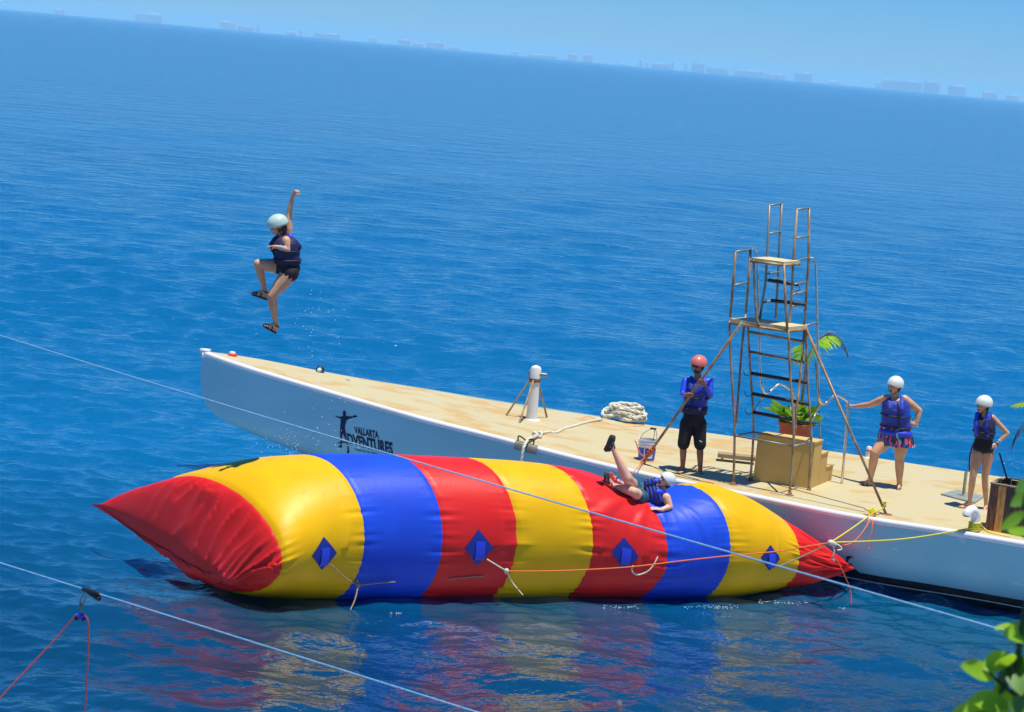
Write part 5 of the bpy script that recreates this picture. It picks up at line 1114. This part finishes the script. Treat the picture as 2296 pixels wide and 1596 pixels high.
def person_black():
    g = lambda x, y: (2091.9+x*.26222, 836.8+y*.26222)
    F = dk(*g(360, 1170)); Y = F.y
    def J(x, y, dy=0.): return at(*g(x, y), Y+dy)
    root = empty('person', F, 'slim woman in white helmet and black swimsuit with one hand on her hip', 'person')
    fw = Vector((-.55, -.83, 0)).normalized()
    pel = J(425, 640); chest = J(440, 460); neck = J(435, 352); T = (pel, chest, neck, Vector((-1, .25, 0)), Vector((-1, .3, 0)), fw, .150, .118, .135, .105, .09, .105)
    sk = MB(); hc = J(428, 272, -.01); hf = Vector((-.85, -.50, -.08)); hu = Vector((.06, 0, 1)); head(sk, hc, hf, hu, 1.0, root, .35)
    sk.cap(neck-Vector((0, 0, .03)), hc-Vector((0, 0, .06)), .048, .046); sk.rings(torso_rings(*T, bust=.015))
    sL, eL, wL = J(385, 375, .1), J(375, 500, .24), J(385, 620, .18); sR, eR, wR = J(505, 378, -.03), J(632, 510, .0), J(540, 605, -.06)
    sk.chain([(sL, .048), (eL, .036), (wL, .024)]); sk.chain([(sR, .048), (sR.lerp(eR, .5), .042), (eR, .036), (eR.lerp(wR, .35), .034), (wR, .024)])
    hand(sk, wL, Vector((0, 0, -1)), Vector((0, 1, 0)), .3, 1, .92); hand(sk, wR, J(430, 660, -.12)-wR, Vector((.0, .8, -.4)), .15, 1, 1.0)
    hL, hR = J(375, 690), J(468, 690); kL, kR = J(338, 880, -.06), J(440, 885, -.02); aL, aR = J(308, 1105, .0), J(452, 1135, .05)
    sk.chain([(hL, .094), (hL.lerp(kL, .5), .074), (kL, .052), (kL.lerp(aL, .3), .052), (aL.lerp(kL, .15), .033), (aL, .034)], 12); sk.chain([(hR, .094), (hR.lerp(kR, .5), .074), (kR, .052), (kR.lerp(aR, .3), .052), (aR.lerp(kR, .15), .033), (aR, .034)], 12)
    zf = Vector((0, 0, 1)); foot(sk, aL, aL+Vector((-.2, -.06, 0)), zf, .95); foot(sk, aR, aR+Vector((-.10, -.2, 0)), zf, .95)
    finish(sk, 'body', M['skin_t'], root)
    mb = MB(); mb.rings(torso_rings(*T, inf=.010, lo=-.13, hi=.84, bust=.015)); finish(mb, 'swimsuit', M['blackc'], root, .010, 2)
    v, rs = vest(root, T, M['vest_d'], belts=(.3,), inf=.034, lo=.34, hi=.93, vox=.011)
    up = (neck-chest).normalized(); s = Vector((-1, .3, 0)).normalized(); mb = MB()
    for q in (-1, 1):
        a = chest+fw*.125+s*.075*q; mb.chain([(a-up*.10, .040), (a+up*.03, .046), (neck+s*.085*q+fw*.06, .036)])
    remesh(mb.build('shoulder_panel', M['vest_b'], root), .012, 3)
    mb = MB(); mb.tube(smoothline([J(345, 600, -.08), J(322, 660, -.1), J(308, 740, -.1), J(308, 830, -.1)], 5), .012, 6); mb.build('hanging_strap', M['strap'], root)
    helmet(root, hc, hf, hu, M['helmet'], 1.10); band(root, eR, wR, .75, .029); band(root, eR, wR, .97, .028, 'black', 'watch')
    mb = MB(); s_ = hf.normalized().cross(hu).normalized(); mb.ell(hc-hf.normalized()*.045-Vector((0, 0, .035)), (.070, .05, .075), Matrix((s_, hf.normalized(), Vector((0, 0, 1)))).transposed()); mb.cap(hc-hf.normalized()*.075-Vector((0, 0, .06)), hc-hf.normalized()*.095-Vector((0, 0, .16)), .026, .014); mb.build('hair', M['hair'], root)

def person_jumping():
    g = lambda x, y: (508+x*.26214, 388.5+y*.26214); Y = 27.0
    def J(x, y, dy=0.): return at(*g(x, y), Y+dy)
    F = J(390, 1380); root = empty('person', F, 'woman in pale green helmet and black swimsuit thrown high in the air', 'person')
    fw = Vector((-.92, -.38, -.05)).normalized(); sp = Vector((.35, -.92, 0)).normalized()
    pel = J(530, 808); chest = J(505, 635); neck = J(490, 540); T = (pel, chest, neck, sp, sp, fw, .165, .155, .165, .140, .130, .140)
    sk = MB(); hc = J(437, 452, -.05); hf = Vector((-.88, -.30, -.42)); hu = Vector((-.35, -.05, .93)); head(sk, hc, hf, hu, 1., root, .2)
    sk.cap(neck-Vector((0, 0, .02)), hc-hu*.06-hf*.02, .050, .050); sk.rings(torso_rings(*T, bust=.015))
    # near arm folded forward, far arm straight up
    sN, eN, wN = J(508, 575, -.13), J(522, 655, -.16), J(440, 630, -.24); sF, eF, wF = J(528, 475, .10), J(535, 340, .12), J(563, 200, .10)
    sk.chain([(sN, .060), (sN.lerp(eN, .5), .056), (eN, .044), (eN.lerp(wN, .35), .040), (wN, .026)]); sk.chain([(neck.lerp(chest, .3)+Vector((.03, .1, 0)), .055), (sF, .056), (sF.lerp(eF, .5), .050), (eF, .040), (eF.lerp(wF, .35), .038), (wF, .026)])
    hand(sk, wN, J(360, 622, -.28)-wN, Vector((0, -.3, -1)), .18, -1, 1.); hand(sk, wF, J(588, 150, .08)-wF, Vector((.6, -.5, .1)), .85, 1, 1.)
    hF, kF, aF = J(480, 800, .07), J(268, 772, .0), J(330, 1012, .06); hN, kN, aN = J(540, 850, -.08), J(385, 1050, -.16), J(424, 1300, -.08)
    sk.chain([(hF, .108), (hF.lerp(kF, .5), .088), (kF, .060), (kF.lerp(aF, .3), .060), (aF.lerp(kF, .14), .034), (aF, .034)], 12); sk.chain([(hN, .118), (hN.lerp(kN, .5), .095), (kN, .062), (kN.lerp(aN, .3), .062), (aN.lerp(kN, .14), .034), (aN, .034)], 12)
    uF = (kF-aF).normalized(); uN = (kN-aN).normalized()
    f1 = foot(sk, aF, J(225, 1080, .02), (Vector((.28, 0, 1))).normalized(), .93); f2 = foot(sk, aN, J(318, 1420, -.1), (Vector((.50, 0, .86))).normalized(), .93)
    finish(sk, 'body', M['skin_t'], root)
    for f_ in (f1, f2):
        e = empty('sandal', f_[3]); e.parent = root; e.matrix_parent_inverse = Matrix.Translation(-root.location); sandal(e, f_, .95)
    mb = MB(); mb.rings(torso_rings(*T, inf=.012, lo=-.13, hi=.84, bust=.015)); mb.cap(hF, hF.lerp(kF, .12), .116, .112); mb.cap(hN, hN.lerp(kN, .08), .126, .120); finish(mb, 'swimsuit', M['blackc'], root, .011, 3)
    v, rs = vest(root, T, M['vest_d'], belts=(.15, .5), inf=.034, lo=.16, hi=.93, vox=.011)
    mb = MB(); up = (neck-chest).normalized(); b = chest-fw*.13; mb.chain([(b-up*.16, .035), (b, .045), (neck-fw*.075+up*.0, .045)]); mb.chain([(b-up*.1-sp*.06, .035), (b-sp*.07, .045), (neck-fw*.07-sp*.08, .04)]); mb.chain([(b-up*.1+sp*.06, .035), (b+sp*.07, .045), (neck-fw*.07+sp*.07, .04)]); remesh(mb.build('back_panel', M['vest_b'], root), .012, 3)
    helmet(root, hc, hf, hu, M['helmet_g'], 1.12); band(root, eN, wN, .72, .034)
    s_ = hf.normalized().cross(hu).normalized(); mb = MB(); hb = hc-hf.normalized()*.06; mb.ell(hb-Vector((0, 0, .05)), (.075, .06, .075)); g_ = np.random.default_rng(8)
    for i in range(14): a = hb+Vector((g_.normal(0, .03), g_.normal(0, .035), -.05)); mb.cap(a, a+Vector((g_.normal(.02, .02), g_.normal(0, .02), -.07-.03*g_.random())), .016, .007, 6)
    remesh(mb.build('hair', M['hair'], root), .009, 1)

def person_lying():
    g = lambda x, y: (1285+x*.16852, 926.4+y*.16852); Y = 28.65
    def J(x, y, dy=0.): return at(*g(x, y), Y+dy)
    F = J(1000, 1150); root = empty('person', F, 'man in white helmet and blue vest lying on the bag with one leg raised', 'person')
    # chest turned up and towards the shore
    fw = Vector((-.25, -.62, .74)).normalized(); pel = J(930, 1080, .02); chest = J(1110, 1075, .0); neck = J(1195, 1005, .0)
    ax = (neck-pel).normalized(); sp = ax.cross(fw).normalized(); T = (pel, chest, neck, sp, sp, fw, .165, .165, .185, .115, .115, .125)
    sk = MB(); hc = J(1232, 900, -.06); hf = Vector((-.62, -.60, .42)); hu = Vector((.62, .05, .72)); head(sk, hc, hf, hu, 1.03, root, 1.4)
    sk.cap(neck, hc-hu*.05, .058, .056); sk.rings(torso_rings(*T))
    sN, eN, wN = J(1235, 1120, -.16), J(1285, 1245, -.20), J(1165, 1285, -.30); sF, eF, wF = J(1090, 950, .14), J(760, 1000, .14), J(575, 895, .05)
    sk.chain([(sN, .064), (sN.lerp(eN, .5), .056), (eN, .046), (eN.lerp(wN, .35), .044), (wN, .028)]); sk.chain([(sF, .060), (eF, .045), (eF.lerp(wF, .35), .042), (wF, .027)])
    hand(sk, wN, J(1080, 1262, -.32)-wN, Vector((0, .3, -1)), .3, -1, 1.); hand(sk, wF, J(430, 760, .0)-wF, Vector((-.3, -1, .1)), .12, 1, 1.05)
    hU, kU, aU = J(830, 1030, .08), J(715, 860, -.42), J(518, 450, -.40); hD, kD, aD = J(915, 1130, -.12), J(800, 1045, -.42), J(510, 955, -.25)
    sk.chain([(hU, .098), (hU.lerp(kU, .5), .092), (kU, .072), (kU.lerp(aU, .3), .068), (aU.lerp(kU, .12), .036), (aU, .038)], 12); sk.chain([(hD, .098), (hD.lerp(kD, .5), .086), (kD, .068), (kD.lerp(aD, .3), .064), (aD.lerp(kD, .12), .036), (aD, .037)], 12)
    f1 = foot(sk, aU, J(600, 270, -.44), Vector((-.75, -.35, .40)).normalized()*-1 if False else Vector((.62, .60, -.10)).normalized(), 1.); f2 = foot(sk, aD, J(490, 740, -.25), Vector((.95, -.05, .1)).normalized(), 1.)
    finish(sk, 'body', M['skin_l'], root)
    for f_ in (f1, f2):
        e = empty('sandal', f_[3]); e.parent = root; e.matrix_parent_inverse = Matrix.Translation(-root.location); sandal(e, f_, 1.08)
        mb = MB(); f, up, s, heel, ball = f_; mb.cap(heel+up*.01, ball+up*.012, .040, .035); mb.cap(ball+up*.01, ball+f*.04, .036, .03); remesh(mb.build('upper', M['sandal'], e), .012, 2)
    sh = MB(); sh.rings(torso_rings(*T, inf=.018, lo=-.13, hi=.34)); sh.chain([(hU, .112), (hU.lerp(kU, .42), .112)], 14); sh.chain([(hD, .112), (hD.lerp(kD, .45), .108)], 14); finish(sh, 'shorts', M['denim'], root, .012, 3)
    v, rs = vest(root, T, M['vest_b'], belts=(.12, .35, .62, .85), inf=.040, lo=.16, hi=.84)
    helmet(root, hc, hf, hu, M['helmet'], 1.02); band(root, eF, wF, .86, .034)
    sl = MB(); sl.chain([(sF, .070), (sF.lerp(eF, .45), .062)]); sl.build('sleeve', M['vest_b'], root)
    s_ = hf.normalized().cross(hu).normalized(); mb = MB(); mb.ell(hc-hf.normalized()*.05-hu.normalized()*.03, (.078, .055, .075), Matrix((s_, hf.normalized(), hu.normalized())).transposed()); mb.build('hair', M['hair'], root)
person_guide(); person_printed(); person_black(); person_jumping(); person_lying()

# ------------------------------------------------------------------ cliff edge and leaves close to the camera
def foreground():
    # rock shelf below the frame that the shrub grows from
    mb = MB(); rows = []
    for i in range(26):
        row = []
        for j in range(26):
            u, v = i/25, j/25; x = .35+2.6*u; y = 3.6+2.6*v; e = min(u, 1-u, v, 1-v)*6; top = 5.18+.30*math.exp(-((x-1.0)/.22)**2-((y-6.0)/.25)**2)+.25*noise.noise(Vector((x*1.7, y*1.7, 0)))
            row.append(Vector((x+.12*noise.noise(Vector((x*3, y*3, 5))), y, -1.5+(top+1.5)*min(1, e**.25 if e > 0 else 0))))
        rows.append(row)
    mb.grid(rows); o = mb.build('cliff_rock', M['rock']); tag(o, kind='structure'); o['label'] = 'blurred grey brown rock ledge at the bottom edge'
    g = np.random.default_rng(9); Y = 6.0
    root = empty('shoreline_shrub', at(2300, 1650, Y), 'blurred bright green shrub leaves close to the lens at lower right', 'shrub')
    mb = MB(); mb.tube(smoothline([at(2280, 1750, Y), at(2276, 1596, Y), at(2278, 1500, Y), at(2292, 1400, Y), at(2310, 1300, Y+.05), at(2318, 1180, Y), at(2330, 1080, Y)], 6), .010, 7); mb.tube(smoothline([at(2277, 1560, Y), at(2240, 1530, Y), at(2205, 1500, Y)], 5), .006, 6); mb.tube(smoothline([at(2318, 1180, Y), at(2296, 1165, Y), at(2270, 1172, Y)], 5), .005, 6); mb.build('stem', M['dark_leaf'], root)
    def lf(a, b, w, m, tilt=.3):
        A_, B_ = at(*a, Y+g.normal(0, .05)), at(*b, Y+g.normal(0, .08)); mb = MB(); leaf_blade(mb, A_, B_+(B_-A_)*.08, (1.28 if a[1] > 1350 else .9)*w*Y/FP, Vector((g.normal(0, .15), -.85, tilt+.4)), .08, 8, .25); mb.build('leaf', M[m], root)
    lf((2300, 1150), (2244, 1178), 19, 'leaf2'); lf((2308, 1196), (2262, 1184), 17, 'leaf2'); lf((2320, 1100), (2268, 1128), 20, 'leaf'); lf((2325, 1070), (2280, 1092), 18, 'leaf')
    lf((2310, 1388), (2238, 1398), 24, 'leaf2'); lf((2320, 1425), (2250, 1412), 18, 'leaf2'); lf((2300, 1440), (2262, 1430), 20, 'leaf')
    lf((2232, 1515), (2159, 1483), 20, 'leaf2'); lf((2262, 1468), (2206, 1492), 19, 'leaf2'); lf((2270, 1500), (2230, 1540), 24, 'dark_leaf'); lf((2280, 1470), (2290, 1545), 26, 'leaf'); lf((2240, 1500), (2268, 1460), 18, 'leaf2')
    lf((2262, 1590), (2236, 1528), 19, 'leaf2'); lf((2262, 1600), (2140, 1590), 30, 'leaf2'); lf((2258, 1580), (2180, 1560), 22, 'leaf2'); lf((2250, 1630), (2165, 1625), 30, 'leaf'); lf((2300, 1600), (2262, 1565), 20, 'leaf'); lf((2330, 1500), (2296, 1460), 24, 'leaf2'); lf((2330, 1560), (2292, 1590), 24, 'leaf')
    for _ in range(22): x, y = g.uniform(2305, 2460), g.uniform(1050, 1640); a = g.uniform(0, 6.28); lf((x, y), (x+60*math.cos(a) if x > 2370 else x+45, y+50*math.sin(a)), 20, 'leaf2' if g.random() < .6 else 'leaf')
    mb = MB(); mb.tube(smoothline([at(1389, 1680, 5.), at(1388, 1620, 5.), at(1388, 1572, 5.)], 4), .005, 6); o = mb.build('bare_twig', M['dry']); tag(o, 'blurred pale twig tip poking up at the bottom edge', 'twig')
foreground()

# ------------------------------------------------------------------ spray thrown up by the bag
def spray():
    g = np.random.default_rng(21); mb = MB()
    def drop(p, r): mb.add([p+Vector(v)*r for v in ((1,0,0),(-1,0,0),(0,1,0),(0,-1,0),(0,0,1),(0,0,-1))], [(0,2,4),(2,1,4),(1,3,4),(3,0,4),(2,0,5),(1,2,5),(3,1,5),(0,3,5)])
    for _ in range(70): drop(at(g.normal(640, 40), g.normal(1000, 26), 27.5+g.normal(0, .5)), g.uniform(.003, .007))
    for _ in range(70): drop(at(g.uniform(560, 830), 1015-abs(g.normal(0, 60)), 27.5+g.normal(0, .5)), g.uniform(.003, .008))
    for _ in range(26): drop(at(g.uniform(655, 790), g.uniform(690, 900), 27.3+g.normal(0, .4)), g.uniform(.004, .009))
    for _ in range(20): drop(at(g.uniform(640, 720), g.uniform(640, 780), 27.+g.normal(0, .3)), g.uniform(.004, .008))
    o = mb.build('spray_drops', mat('water_drop', (.85, .88, .9), .1, coat=1.)); tag(o, kind='stuff'); o['label'] = 'water drops flung up beside the bow'
    mb = MB()
    for (x0, x1, y) in ((1350, 1430, 1362), (1530, 1660, 1362), (1700, 1810, 1352), (860, 900, 1378), (1880, 1900, 1365)):
        for _ in range(int((x1-x0)*.4)): p = atz(g.uniform(x0, x1), y+g.normal(0, 2.2), .03); mb.ell(p+Vector((0, 0, .01)), (g.uniform(.004, .012), .005, .004), None, 6, 4)
    o = mb.build('foam', M['bucket']); tag(o, kind='stuff'); o['label'] = 'small sparkles of foam along the bag'
spray()
